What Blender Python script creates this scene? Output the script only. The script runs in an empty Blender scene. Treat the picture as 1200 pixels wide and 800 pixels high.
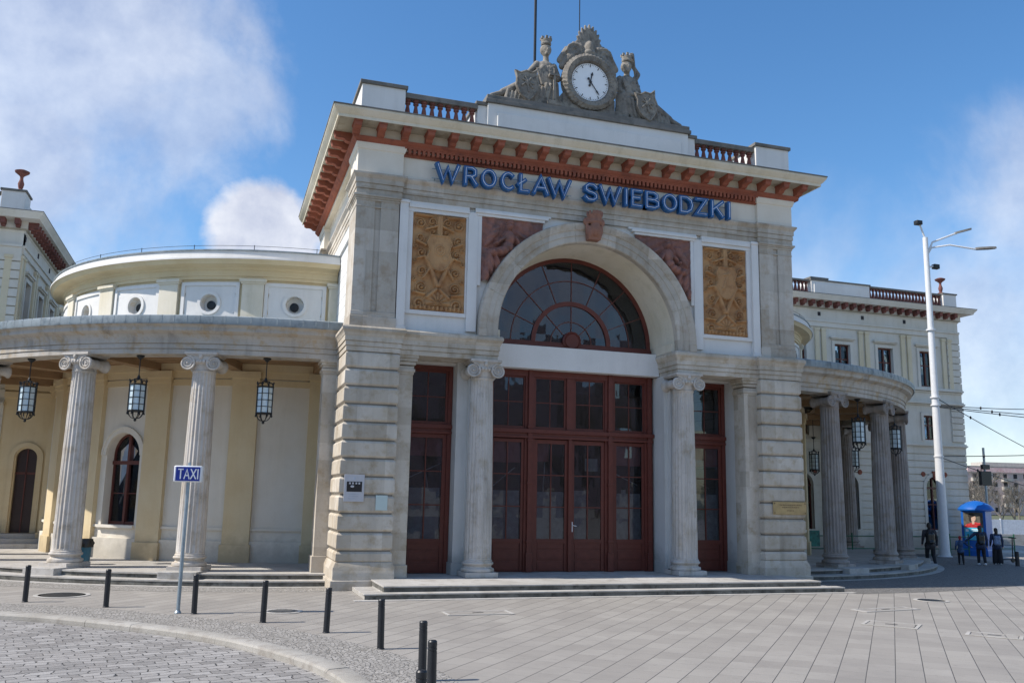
import bpy, bmesh, math, random
from mathutils import Vector, Matrix
from math import sin, cos, pi, radians, sqrt, atan2, hypot
random.seed(7)
S = bpy.context.scene
COL = S.collection

# ------------------------------------------------------------------ camera
F = 1044.14; YAW, PITCH, ROLL = radians(18.0257), radians(9.8933), radians(1.123)
CAMP = Vector((-10.474, -24.362, 2.5))
def cam_basis():
    cy, sy, cp, sp = cos(YAW), sin(YAW), cos(PITCH), sin(PITCH)
    fw = Vector((sy*cp, cy*cp, sp)); rt = Vector((cy, -sy, 0)); up = rt.cross(fw)
    a, s = cos(ROLL), sin(ROLL)
    return a*rt + s*up, -s*rt + a*up, fw
R_, U_, F_ = cam_basis()
cd = bpy.data.cameras.new('camera'); cam = bpy.data.objects.new('camera', cd); COL.objects.link(cam)
cam.matrix_world = Matrix(((R_.x, U_.x, -F_.x, CAMP.x), (R_.y, U_.y, -F_.y, CAMP.y), (R_.z, U_.z, -F_.z, CAMP.z), (0, 0, 0, 1)))
cd.sensor_width = 36; cd.lens = F/1200*36; cd.clip_end = 3000; cd.clip_start = .1
S.camera = cam

# ------------------------------------------------------------------ materials
def nn(nt, t, **kw):
    n = nt.nodes.new(t)
    for k, v in kw.items():
        if k.startswith('i_'): n.inputs[k[2:].replace('_', ' ')].default_value = v
        elif k[0] == 'n' and k[1:].isdigit(): n.inputs[int(k[1:])].default_value = v
        else: setattr(n, k, v)
    return n
def mixc(nt, fac, a, b, mode='MIX'):
    m = nt.nodes.new('ShaderNodeMix'); m.data_type = 'RGBA'; m.blend_type = mode
    for sock, v in ((m.inputs[0], fac), (m.inputs[6], a), (m.inputs[7], b)):
        if hasattr(v, 'is_linked'): nt.links.new(v, sock)
        elif isinstance(v, (int, float)): sock.default_value = v
        else: sock.default_value = (*v[:3], 1)
    return m.outputs[2]
def math_(nt, op, a, b=0.0, clamp=False):
    m = nt.nodes.new('ShaderNodeMath'); m.operation = op; m.use_clamp = clamp
    for i, v in enumerate((a, b)):
        if hasattr(v, 'is_linked'): nt.links.new(v, m.inputs[i])
        else: m.inputs[i].default_value = v
    return m.outputs[0]
def noise(nt, vec, scale, detail=4, rough=.55, sc=None):
    if sc:
        mp = nn(nt, 'ShaderNodeMapping'); mp.inputs['Scale'].default_value = sc; nt.links.new(vec, mp.inputs[0]); vec = mp.outputs[0]
    n = nn(nt, 'ShaderNodeTexNoise', i_Scale=scale, i_Detail=detail, i_Roughness=rough); nt.links.new(vec, n.inputs['Vector'])
    return n.outputs[0]
def ramp(nt, v, a, b):
    m = nn(nt, 'ShaderNodeMapRange'); m.clamp = True; nt.links.new(v, m.inputs[0])
    m.inputs[1].default_value = a; m.inputs[2].default_value = b
    return m.outputs[0]
def base_mat(name):
    m = bpy.data.materials.new(name); m.use_nodes = True; nt = m.node_tree
    p = nt.nodes['Principled BSDF']; g = nn(nt, 'ShaderNodeNewGeometry')
    return m, nt, p, g.outputs['Position']
MATS = {}
def stone(name, c1, c2, c3=None, rough=.85, streak=.35, dirt=(.08, .07, .055), dirtamt=.5, spots=.5, bump=.25, joints=None, scale=1.0, lines=None, damp=0, blocks=None):
    """weathered mineral surface: two broad tones, fine grain, vertical run-off streaks and dirt patches"""
    m, nt, p, pos = base_mat(name)
    n1 = ramp(nt, noise(nt, pos, .9*scale, 5), .35, .65)
    col = mixc(nt, n1, c1, c2)
    if c3: col = mixc(nt, ramp(nt, noise(nt, pos, 2.7*scale, 6, .65), .5, .68), col, c3)
    st = ramp(nt, noise(nt, pos, 2.2, 5, .6, (1.6, 1.6, .16)), .5, .75)
    col = mixc(nt, math_(nt, 'MULTIPLY', st, streak), col, dirt)
    dp = ramp(nt, noise(nt, pos, 3.2*scale, 8, .72), .56, .78)
    col = mixc(nt, math_(nt, 'MULTIPLY', dp, dirtamt), col, dirt)
    fine = noise(nt, pos, 38, 4, .6)
    col = mixc(nt, math_(nt, 'MULTIPLY', ramp(nt, fine, .62, .8), spots), col, dirt)
    col = mixc(nt, math_(nt, 'MULTIPLY', ramp(nt, noise(nt, pos, 90, 2), .3, .7), .18), col, (1, 1, 1), 'OVERLAY')
    h = math_(nt, 'ADD', math_(nt, 'MULTIPLY', fine, .5), noise(nt, pos, 9, 5))
    if blocks:         # every ashlar block has its own tone
        bx_, bz_, oz_ = blocks; of = nn(nt, 'ShaderNodeVectorMath', operation='ADD'); nt.links.new(pos, of.inputs[0]); of.inputs[1].default_value = (.3, .2, -oz_)
        sn = nn(nt, 'ShaderNodeVectorMath', operation='SNAP'); nt.links.new(of.outputs[0], sn.inputs[0]); sn.inputs[1].default_value = (bx_, bx_, bz_)
        wn = nn(nt, 'ShaderNodeTexWhiteNoise'); nt.links.new(sn.outputs[0], wn.inputs[0])
        col = mixc(nt, 1.0, col, mixc(nt, wn.outputs['Value'], (.80, .77, .72), (1.08, 1.07, 1.05)), 'MULTIPLY')
    if damp:
        sz = nn(nt, 'ShaderNodeSeparateXYZ'); nt.links.new(pos, sz.inputs[0])
        dz = math_(nt, 'ADD', sz.outputs[2], math_(nt, 'MULTIPLY', noise(nt, pos, 1.6, 6, .65), -1.6)); col = mixc(nt, math_(nt, 'MULTIPLY', ramp(nt, dz, .35, -.25), damp), col, tuple(x*.45 for x in c1))
    if lines:          # horizontal joints every `pitch` metres
        pitch, off, lw = lines
        sp = nn(nt, 'ShaderNodeSeparateXYZ'); nt.links.new(pos, sp.inputs[0])
        z = math_(nt, 'ADD', sp.outputs[2], -off); fr = math_(nt, 'FRACT', math_(nt, 'DIVIDE', z, pitch))
        ln = math_(nt, 'LESS_THAN', fr, lw/pitch)
        col = mixc(nt, math_(nt, 'MULTIPLY', ln, .75), col, (c1[0]*.3, c1[1]*.3, c1[2]*.3)); h = math_(nt, 'SUBTRACT', h, math_(nt, 'MULTIPLY', ln, 1.5))
    nt.links.new(col, p.inputs['Base Color']); p.inputs['Roughness'].default_value = rough
    b = nn(nt, 'ShaderNodeBump', i_Strength=bump, i_Distance=.02); nt.links.new(h, b.inputs['Height']); nt.links.new(b.outputs[0], p.inputs['Normal'])
    MATS[name] = m; return m
def plain(name, c, rough=.5, metal=0, var=.15, bump=.05, spec=.5, coat=0):
    m, nt, p, pos = base_mat(name)
    n = noise(nt, pos, 6, 6, .6); f = ramp(nt, n, .3, .7)
    col = mixc(nt, f, tuple(x*(1-var) for x in c), tuple(min(1, x*(1+var)) for x in c))
    nt.links.new(col, p.inputs['Base Color'])
    p.inputs['Metallic'].default_value = metal; p.inputs['Specular IOR Level'].default_value = spec; p.inputs['Coat Weight'].default_value = coat
    rr = nn(nt, 'ShaderNodeMapRange'); nt.links.new(noise(nt, pos, 15, 4), rr.inputs[0]); rr.inputs[3].default_value = rough*.8; rr.inputs[4].default_value = min(1, rough*1.2)
    nt.links.new(rr.outputs[0], p.inputs['Roughness'])
    b = nn(nt, 'ShaderNodeBump', i_Strength=bump, i_Distance=.01); nt.links.new(noise(nt, pos, 60, 3), b.inputs['Height']); nt.links.new(b.outputs[0], p.inputs['Normal'])
    MATS[name] = m; return m

M = {}
M['stone'] = stone('pier_limestone', (.43, .385, .32), (.53, .49, .43), (.38, .32, .235), streak=.25, dirtamt=.35, spots=.35, bump=.5, blocks=(.83, .49, .018))
M['stone2'] = stone('grey_sandstone', (.42, .385, .335), (.49, .46, .41), (.38, .32, .25), blocks=(1.1, .62, .0), streak=.28, dirtamt=.3, spots=.3, bump=.3)
M['stone3'] = stone('weathered_entablature_stone', (.36, .33, .285), (.44, .41, .365), (.37, .28, .17), streak=.5, dirtamt=.35, spots=.35)
M['colstone'] = stone('column_limestone', (.44, .405, .36), (.51, .48, .44), (.37, .32, .25), streak=.4, dirtamt=.45, spots=.45)
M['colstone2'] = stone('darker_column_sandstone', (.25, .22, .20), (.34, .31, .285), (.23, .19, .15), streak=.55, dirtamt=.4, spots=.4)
M['white'] = stone('white_painted_plaster', (.64, .625, .59), (.70, .685, .655), None, rough=.7, streak=.10, dirtamt=.10, spots=.12, bump=.1)
M['jamb'] = stone('pale_jamb_paint', (.52, .51, .48), (.58, .57, .54), None, damp=.55, rough=.7, streak=.15, dirtamt=.12, spots=.12, bump=.1)
M['cream'] = stone('cream_cornice_plaster', (.60, .53, .40), (.66, .60, .48), None, rough=.75, streak=.2, dirtamt=.2, spots=.2, bump=.12)
M['creamwall'] = stone('cream_wall_plaster', (.66, .60, .49), (.71, .66, .56), None, damp=.55, rough=.8, streak=.08, dirtamt=.07, spots=.06, bump=.1)
M['yellow'] = stone('yellow_wall_plaster', (.60, .46, .27), (.65, .52, .33), None, damp=.55, rough=.8, streak=.08, dirtamt=.08, spots=.08, bump=.1)
M['coursed'] = stone('white_coursed_wall', (.62, .62, .60), (.67, .67, .65), None, rough=.75, streak=.12, dirtamt=.12, spots=.12, bump=.2, lines=(.36, .05, .022))
M['wing'] = stone('wing_pale_plaster', (.56, .52, .44), (.62, .59, .51), None, damp=.55, rough=.8, streak=.15, dirtamt=.12, spots=.1, bump=.1)
M['wingy'] = stone('wing_yellow_plaster', (.58, .49, .33), (.62, .54, .39), None, rough=.8, streak=.12, dirtamt=.1, spots=.1, bump=.1)
M['joint'] = stone('dirty_joint_stone', (.13, .115, .09), (.20, .18, .15), None, streak=.1, dirtamt=.3)
M['soffit'] = stone('stained_shaded_soffit', (.30, .27, .20), (.40, .36, .28), (.22, .18, .12), streak=.2, dirtamt=.5, spots=.3)  # stain brown, darkened further as painted shade under the cornice overhang
M['terra'] = stone('terracotta', (.25, .075, .042), (.33, .105, .06), (.18, .06, .04), streak=.3, dirt=(.10, .04, .03), dirtamt=.4, spots=.5, bump=.5)
M['terrab'] = stone('dark_terracotta', (.15, .052, .042), (.21, .08, .062), (.10, .04, .034), streak=.3, dirt=(.05, .025, .02), dirtamt=.4, spots=.4, bump=.4)
M['keyst'] = stone('faded_terracotta', (.24, .11, .075), (.32, .165, .115), (.19, .10, .075), streak=.4, dirt=(.08, .05, .04), dirtamt=.5, spots=.5, bump=.5)
M['pdoor'] = plain('dark_passage_door', (.03, .012, .009), .4)
M['kerbst'] = stone('granite_kerb', (.27, .255, .225), (.34, .325, .295), (.22, .20, .175), streak=.0, dirtamt=.4, spots=.6, bump=.4)
M['relief_red'] = stone('red_brown_relief_stone', (.20, .095, .075), (.27, .125, .095), (.15, .09, .08), streak=.3, dirt=(.06, .04, .035), dirtamt=.6, spots=.5, bump=.5)
M['ochre'] = stone('ochre_relief_stone', (.38, .205, .09), (.46, .265, .12), (.27, .13, .055), streak=.2, dirt=(.16, .09, .045), dirtamt=.5, spots=.5, bump=.5)
M['statue'] = stone('statue_grey_stone', (.17, .155, .135), (.27, .245, .205), (.10, .09, .075), streak=.5, dirt=(.07, .065, .06), dirtamt=.65, spots=.5, bump=.6, scale=2.2)
M['cap'] = stone('dark_coping_stone', (.13, .125, .115), (.20, .185, .165), (.10, .10, .09), streak=.3, dirtamt=.4, bump=.4)
M['lead'] = stone('patinated_lead_roof', (.17, .21, .23), (.25, .29, .31), (.11, .14, .16), rough=.5, streak=.4, dirtamt=.35, bump=.15)
M['step'] = stone('granite_step', (.33, .315, .285), (.41, .395, .37), (.27, .25, .22), streak=.05, dirtamt=.35, spots=.5, bump=.3)
M['riser'] = stone('stained_shaded_granite_riser', (.07, .068, .058), (.17, .165, .145), (.035, .035, .03), streak=.2, dirtamt=.7, spots=.5, bump=.4, scale=2)  # stains plus the shade on the front faces, both in the colour
M['door'] = plain('brown_red_door_paint', (.125, .032, .022), .42, var=.15, spec=.35)
M['wood'] = stone('brown_ceiling_boards', (.24, .15, .075), (.30, .19, .10), None, rough=.8, streak=.1, dirtamt=.3, spots=.2)
M['wfr'] = plain('brown_window_paint', (.11, .028, .018), .5)
M['iron'] = plain('black_iron', (.018, .02, .022), .45, metal=.3)
M['bollard'] = plain('black_bollard_paint', (.012, .014, .018), .42, spec=.5)
M['galv'] = plain('galvanised_steel', (.30, .36, .40), .45, metal=.6)
M['mast'] = plain('pale_grey_mast_paint', (.62, .63, .64), .45, var=.05)
M['blue'] = plain('blue_letter_enamel', (.008, .095, .27), .4, var=.12)
M['neon'] = plain('unlit_white_tube', (.62, .70, .85), .3)
M['taxi'] = plain('blue_sign_face', (.012, .035, .28), .3)
M['signw'] = plain('white_sign_paint', (.78, .79, .80), .4, var=.03)
M['brass'] = plain('brass_plate', (.42, .30, .14), .5, metal=.3)
M['brassd'] = plain('brass_lettering', (.20, .13, .06), .6)
M['plate'] = plain('pale_plaque', (.50, .50, .52), .3, var=.05)
M['mint'] = plain('pale_green_notice', (.48, .58, .56), .4, var=.03)
M['black'] = plain('black_print', (.012, .012, .014), .35)
M['dial'] = plain('white_clock_dial', (.82, .84, .85), .35, var=.02)
M['kblue'] = plain('kiosk_blue_paint', (.01, .11, .42), .35, var=.08)
M['green'] = plain('green_rail_paint', (.015, .12, .06), .45)
M['bin'] = plain('blue_bin_plastic', (.03, .14, .22), .4)
M['bag'] = plain('black_bin_bag', (.012, .012, .012), .3)
M['skin'] = plain('skin', (.50, .30, .22), .6, var=.05)
M['hair'] = plain('dark_hair', (.02, .014, .01), .6)
M['bark'] = plain('grey_bark', (.16, .14, .115), .9, var=.3)
M['lglass'] = None
def glassmat(name, tint, rough=.03, mixf=.0):
    """thin window glass: clear tinted transmission plus mirror reflection, slightly wavy like old panes"""
    m = bpy.data.materials.new(name); m.use_nodes = True; nt = m.node_tree; nt.nodes.clear()
    o = nn(nt, 'ShaderNodeOutputMaterial'); t = nn(nt, 'ShaderNodeBsdfTransparent'); t.inputs[0].default_value = (*tint, 1)
    g = nn(nt, 'ShaderNodeBsdfGlossy', i_Roughness=rough); g.inputs[0].default_value = (.9, .93, 1, 1)
    fr = nn(nt, 'ShaderNodeFresnel', i_IOR=1.6); geo = nn(nt, 'ShaderNodeNewGeometry')
    b = nn(nt, 'ShaderNodeBump', i_Strength=.22, i_Distance=.05); nt.links.new(noise(nt, geo.outputs['Position'], 1.7, 2, .5, (1, 1, .6)), b.inputs['Height'])
    sn = nn(nt, 'ShaderNodeVectorMath', operation='SNAP'); nt.links.new(geo.outputs['Position'], sn.inputs[0]); sn.inputs[1].default_value = (.43, 5, .95)
    wn = nn(nt, 'ShaderNodeTexWhiteNoise'); nt.links.new(sn.outputs[0], wn.inputs[0]); ce = nn(nt, 'ShaderNodeVectorMath', operation='MULTIPLY_ADD'); nt.links.new(wn.outputs['Color'], ce.inputs[0]); ce.inputs[1].default_value = (.05, 0, .05); ce.inputs[2].default_value = (-.025, 0, -.025)
    ad = nn(nt, 'ShaderNodeVectorMath', operation='ADD'); nt.links.new(b.outputs[0], ad.inputs[0]); nt.links.new(ce.outputs[0], ad.inputs[1]); nz_ = nn(nt, 'ShaderNodeVectorMath', operation='NORMALIZE'); nt.links.new(ad.outputs[0], nz_.inputs[0])
    nt.links.new(nz_.outputs[0], g.inputs['Normal']); mx = nn(nt, 'ShaderNodeMixShader')
    nt.links.new(fr.outputs[0], mx.inputs[0]); nt.links.new(t.outputs[0], mx.inputs[1]); nt.links.new(g.outputs[0], mx.inputs[2]); nt.links.new(mx.outputs[0], o.inputs[0])
    return m
M['glass'] = glassmat('window_glass', (.62, .64, .66))
M['lglass'] = plain('milky_lantern_glass', (.55, .66, .70), .25, var=.12)
M['dark'] = plain('dark_interior', (.022, .02, .026), .8)
M['pink'] = plain('pink_valance_board', (.55, .20, .20), .8)
M['film'] = plain('grey_privacy_film', (.42, .45, .50), .6, var=.25)
M['paper'] = plain('paper_sheet', (.55, .58, .62), .7)

# ------------------------------------------------------------------ mesh builder
class MB:
    def __init__(s, mp=None, step=1e9): s.v = []; s.f = []; s.mp = mp; s.step = step
    def add(s, vs, fs):
        b = len(s.v); s.v += [tuple(v) for v in vs]; s.f += [tuple(i+b for i in f) for f in fs]
    def box(s, x0, x1, y0, y1, z0, z1):
        n = max(1, math.ceil((x1-x0)/s.step))
        for k in range(n):
            a, b = x0+(x1-x0)*k/n, x0+(x1-x0)*(k+1)/n
            s.add([(a,y0,z0),(b,y0,z0),(b,y1,z0),(a,y1,z0),(a,y0,z1),(b,y0,z1),(b,y1,z1),(a,y1,z1)],
                  [(0,3,2,1),(4,5,6,7),(0,1,5,4),(1,2,6,5),(2,3,7,6),(3,0,4,7)])
    def prism_y(s, poly, y0, y1):          # polygon in (x,z) extruded along y
        n = len(poly); s.add([(x,y0,z) for x,z in poly]+[(x,y1,z) for x,z in poly],
            [tuple(range(n)), tuple(range(2*n-1,n-1,-1))]+[(i,i+n,(i+1)%n+n,(i+1)%n) for i in range(n)])
    def prism_z(s, poly, z0, z1):
        n = len(poly); s.add([(x,y,z0) for x,y in poly]+[(x,y,z1) for x,y in poly],
            [tuple(range(n)), tuple(range(2*n-1,n-1,-1))]+[(i,i+n,(i+1)%n+n,(i+1)%n) for i in range(n)])
    def lathe(s, prof, seg=24, c=(0,0,0), rf=None, axis='z', cap=True):   # prof [(r,z)]
        n = len(prof); vs = []
        for j in range(seg):
            a = 2*pi*j/seg
            for r, z in prof:
                rr = rf(r, a, z) if rf else r
                p = (rr*cos(a), rr*sin(a), z) if axis == 'z' else (rr*cos(a), z, rr*sin(a))
                vs.append((p[0]+c[0], p[1]+c[1], p[2]+c[2]))
        fs = [(j*n+i, ((j+1)%seg)*n+i, ((j+1)%seg)*n+i+1, j*n+i+1) for j in range(seg) for i in range(n-1)]
        if cap: fs += [tuple(j*n for j in range(seg-1,-1,-1)), tuple(j*n+n-1 for j in range(seg))]
        s.add(vs, fs)
    def sweep(s, path, prof, closed=False, closedprof=True):   # prof [(out,z)], outward = right of travel
        n = len(path); m = len(prof); vs = []
        def nrm(a, b):
            d = Vector((b[0]-a[0], b[1]-a[1])); d.normalize(); return Vector((d.y, -d.x))
        for i, p in enumerate(path):
            if closed: n1, n2 = nrm(path[i-1], p), nrm(p, path[(i+1)%n])
            else: n1 = nrm(path[i-1], p) if i else nrm(p, path[1]); n2 = nrm(p, path[i+1]) if i < n-1 else n1
            o = (n1+n2)/(1+n1.dot(n2))
            vs += [(p[0]+o.x*q, p[1]+o.y*q, z) for q, z in prof]
        fs = []; R = n if closed else n-1; K = m if closedprof else m-1
        for i in range(R):
            j = (i+1) % n
            for k in range(K): l = (k+1) % m; fs.append((i*m+k, j*m+k, j*m+l, i*m+l))
        if not closed and closedprof: fs += [tuple(range(m-1,-1,-1)), tuple((n-1)*m+k for k in range(m))]
        s.add(vs, fs)
    def tube(s, pts, rad, seg=8, cap=True):
        pts = [Vector(p) for p in pts]; n = len(pts)
        if not hasattr(rad, '__len__'): rad = [rad]*n
        up = None; vs = []
        for i, p in enumerate(pts):
            t = (pts[min(i+1,n-1)]-pts[max(i-1,0)]).normalized()
            if up is None: up = Vector((0,0,1)) if abs(t.z) < .9 else Vector((1,0,0))
            a = t.cross(up)
            if a.length < 1e-4: a = t.cross(Vector((.3,.9,.1)))
            a.normalize(); b = a.cross(t).normalized(); up = b
            for k in range(seg):
                g = 2*pi*k/seg; q = p+(a*cos(g)+b*sin(g))*rad[i]; vs.append(q[:])
        fs = [(i*seg+k, i*seg+(k+1)%seg, (i+1)*seg+(k+1)%seg, (i+1)*seg+k) for i in range(n-1) for k in range(seg)]
        if cap: fs += [tuple(range(seg-1,-1,-1)), tuple((n-1)*seg+k for k in range(seg))]
        s.add(vs, fs)
    def ell(s, c, r, seg=12, rings=8, rot=None):
        vs = []; R = rot or Matrix.Identity(3); c = Vector(c)
        for i in range(1, rings):
            t = pi*i/rings
            for j in range(seg):
                a = 2*pi*j/seg; vs.append((c+R@Vector((r[0]*sin(t)*cos(a), r[1]*sin(t)*sin(a), r[2]*cos(t))))[:])
        n = len(vs); vs += [(c+R@Vector((0,0,r[2])))[:], (c-R@Vector((0,0,r[2])))[:]]
        fs = [(i*seg+j, (i+1)*seg+j, (i+1)*seg+(j+1)%seg, i*seg+(j+1)%seg) for i in range(rings-2) for j in range(seg)]
        fs += [(n, j, (j+1)%seg) for j in range(seg)]+[(n+1, (rings-2)*seg+(j+1)%seg, (rings-2)*seg+j) for j in range(seg)]
        s.add(vs, fs)
    def cap(s, a, b, ra, rb, seg=10):       # tapered capsule
        a, b = Vector(a), Vector(b); d = (b-a); L = d.length
        if L < 1e-5: s.ell(a, (ra,)*3); return
        t = d/L; pts = []; rr = []
        for k in range(4): g = pi/2*k/3.5; pts.append(a-t*ra*cos(g)); rr.append(max(.001, ra*sin(g)))
        pts.append(a); rr.append(ra); pts.append(b); rr.append(rb)
        for k in range(4): g = pi/2*(3.5-3.5+k+.5)/3.5; pts.append(b+t*rb*sin(g)); rr.append(max(.001, rb*cos(g)))
        s.tube(pts, rr, seg)
    def wall(s, x0, x1, z0, z1, d0, d1, ops=(), courses=None):
        """wall sheet from depth d0 to d1 with openings (xc,w,zb,zspring,arched) ; courses=(pitch,gap) leaves horizontal joints"""
        zs = {z0, z1}
        for xc, w, zb, zt, ar in ops:
            zs |= {zb, zt}
            if ar: zs |= {zt+w/2*sin(pi/2*k/10) for k in range(1, 11)}
        gaps = []
        if courses:
            pitch, gap = courses; z = z0+pitch
            while z < z1-.05: gaps.append((z-gap/2, z+gap/2)); zs |= {z-gap/2, z+gap/2}; z += pitch
        zs = sorted(z for z in zs if z0-1e-6 <= z <= z1+1e-6)
        for za, zb_ in zip(zs, zs[1:]):
            if zb_-za < 1e-4: continue
            mid = (za+zb_)/2
            if any(g0 < mid < g1 for g0, g1 in gaps): continue
            cuts = []
            for xc, w, zb, zt, ar in ops:
                if zb < mid < zt: cuts.append((xc-w/2, xc+w/2, xc-w/2, xc+w/2))
                elif ar and zt < mid < zt+w/2:
                    h = lambda z: sqrt(max(0, (w/2)**2-(z-zt)**2))
                    cuts.append((xc-h(za), xc+h(za), xc-h(zb_), xc+h(zb_)))
            cuts.sort(); la = lb = x0
            for c in cuts+[(x1, x1, x1, x1)]:
                s.trap(la, c[0], lb, c[2], za, zb_, d0, d1); la, lb = c[1], c[3]
    def trap(s, a0, a1, b0, b1, za, zb, d0, d1):
        if a1-a0 < 1e-4 and b1-b0 < 1e-4: return
        n = max(1, math.ceil(max(a1-a0, b1-b0)/s.step))
        for k in range(n):
            t, u = k/n, (k+1)/n
            A0, A1, B0, B1 = a0+(a1-a0)*t, a0+(a1-a0)*u, b0+(b1-b0)*t, b0+(b1-b0)*u
            s.add([(A0,d0,za),(A1,d0,za),(A1,d1,za),(A0,d1,za),(B0,d0,zb),(B1,d0,zb),(B1,d1,zb),(B0,d1,zb)],
                  [(0,3,2,1),(4,5,6,7),(0,1,5,4),(1,2,6,5),(2,3,7,6),(3,0,4,7)])
    def archband(s, xc, zc, r0, r1, d0, d1, a0=0, a1=pi, n=24):
        for k in range(n):
            p, q = a0+(a1-a0)*k/n, a0+(a1-a0)*(k+1)/n
            pts = [(xc+r*cos(a), zc+r*sin(a)) for r, a in ((r0,p),(r1,p),(r1,q),(r0,q))]
            s.add([(x,d0,z) for x,z in pts]+[(x,d1,z) for x,z in pts], [(0,1,2,3),(7,6,5,4),(0,4,5,1),(1,5,6,2),(2,6,7,3),(3,7,4,0)])
    def mesh(s, name, smooth=30, weld=False, recalc=True):
        me = bpy.data.meshes.new(name); vs = [s.mp(*v) for v in s.v] if s.mp else s.v
        me.from_pydata(vs, [], s.f)
        if recalc or weld:
            bm = bmesh.new(); bm.from_mesh(me)
            if weld: bmesh.ops.remove_doubles(bm, verts=bm.verts, dist=.0008)
            bmesh.ops.recalc_face_normals(bm, faces=bm.faces); bm.to_mesh(me); bm.free()
        if smooth:
            me.polygons.foreach_set('use_smooth', [True]*len(me.polygons)); me.set_sharp_from_angle(angle=radians(smooth))
        return me
def obj(name, mb, mat, parent=None, loc=None, rotz=0, smooth=30, bevel=0, weld=False, label=None):
    me = mb.mesh(name, smooth, weld) if isinstance(mb, MB) else mb
    if mat and not me.materials: me.materials.append(M[mat] if isinstance(mat, str) else mat)
    o = bpy.data.objects.new(name, me); COL.objects.link(o)
    if parent: o.parent = parent
    if loc: o.location = loc
    o.rotation_euler.z = rotz
    if bevel:
        b = o.modifiers.new('bevel', 'BEVEL'); b.width = bevel; b.segments = 2; b.limit_method = 'ANGLE'; b.harden_normals = False
    if label: o['label'] = label
    return o
def islands(name, mb, mat, parent=None, tol=.03, **kw):
    """one object for every separate piece of the builder (pieces whose boxes touch stay together)"""
    n = len(mb.v); par = list(range(n))
    def find(i):
        while par[i] != i: par[i] = par[par[i]]; i = par[i]
        return i
    for f in mb.f:
        a = find(f[0])
        for i in f[1:]: par[find(i)] = a
    comp = {}
    for i in range(n): comp.setdefault(find(i), []).append(i)
    V = [mb.mp(*v) for v in mb.v] if mb.mp else mb.v
    bb = []
    for c in comp.values():
        P = [V[i] for i in c]; bb.append([[min(p[k] for p in P)-tol/2 for k in range(3)], [max(p[k] for p in P)+tol/2 for k in range(3)], set(c)])
    ch = True
    while ch:
        ch = False; out = []
        for b in bb:
            for o in out:
                if all(b[0][k] <= o[1][k] and o[0][k] <= b[1][k] for k in range(3)):
                    o[0] = [min(x, y) for x, y in zip(b[0], o[0])]; o[1] = [max(x, y) for x, y in zip(b[1], o[1])]; o[2] |= b[2]; ch = True; break
            else: out.append(b)
        bb = out
    res = []
    for _, _, idx in bb:
        m = MB(); mp = {}
        for i in sorted(idx): mp[i] = len(m.v); m.v.append(V[i])
        m.f = [tuple(mp[i] for i in f) for f in mb.f if f[0] in idx]
        res.append(obj(name, m, mat, parent, **kw))
    return res
def tag(o, label=None, cat=None, group=None, kind=None):
    if label: o['label'] = label
    if cat: o['category'] = cat
    if group: o['group'] = group
    if kind: o['kind'] = kind
    return o
def empty(name, label, cat, loc=(0,0,0), rotz=0, group=None):
    o = bpy.data.objects.new(name, None); COL.objects.link(o); o.location = loc; o.rotation_euler.z = rotz; o.empty_display_size = .2
    return tag(o, label, cat, group)
def kids(o): return [c for c in bpy.data.objects if c.parent == o]
def copy_tree(o, parent=None, loc=None, rotz=None, label=None):
    c = o.copy(); COL.objects.link(c)
    if parent: c.parent = parent
    if loc is not None: c.location = loc
    if rotz is not None: c.rotation_euler.z = rotz
    if label: c['label'] = label
    for ch in kids(o): copy_tree(ch, c)
    return c
def blob(name, prims, voxel, smooth_it=2):
    """continuous body: union of the primitives in one skin"""
    me = prims.mesh(name, 0); o = bpy.data.objects.new('tmp', me); COL.objects.link(o)
    r = o.modifiers.new('r', 'REMESH'); r.mode = 'VOXEL'; r.voxel_size = voxel; r.use_smooth_shade = True
    sm = o.modifiers.new('s', 'SMOOTH'); sm.iterations = smooth_it; sm.factor = .5
    dg = bpy.context.evaluated_depsgraph_get(); m2 = bpy.data.meshes.new_from_object(o.evaluated_get(dg)); m2.name = name
    m2.polygons.foreach_set('use_smooth', [True]*len(m2.polygons))
    bpy.data.objects.remove(o); bpy.data.meshes.remove(me); return m2

# ------------------------------------------------------------------ plan geometry
CX, CY = 7.31, 14.85
RC = 12.66                       # colonnade column ring
def pt(side, R, a, z=None):
    p = (side*(CX+R*sin(a)), CY-R*cos(a)); return p if z is None else (*p, z)
def arc(side, R, a0, a1, n):
    l = [pt(side, R, a0+(a1-a0)*k/n) for k in range(n+1)]
    return l if side > 0 else l[::-1]

# ------------------------------------------------------------------ STATION BUILDING
ST = empty('station_building', 'old railway station with white arched entrance pavilion, curved colonnades and side wings', 'building')
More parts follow.
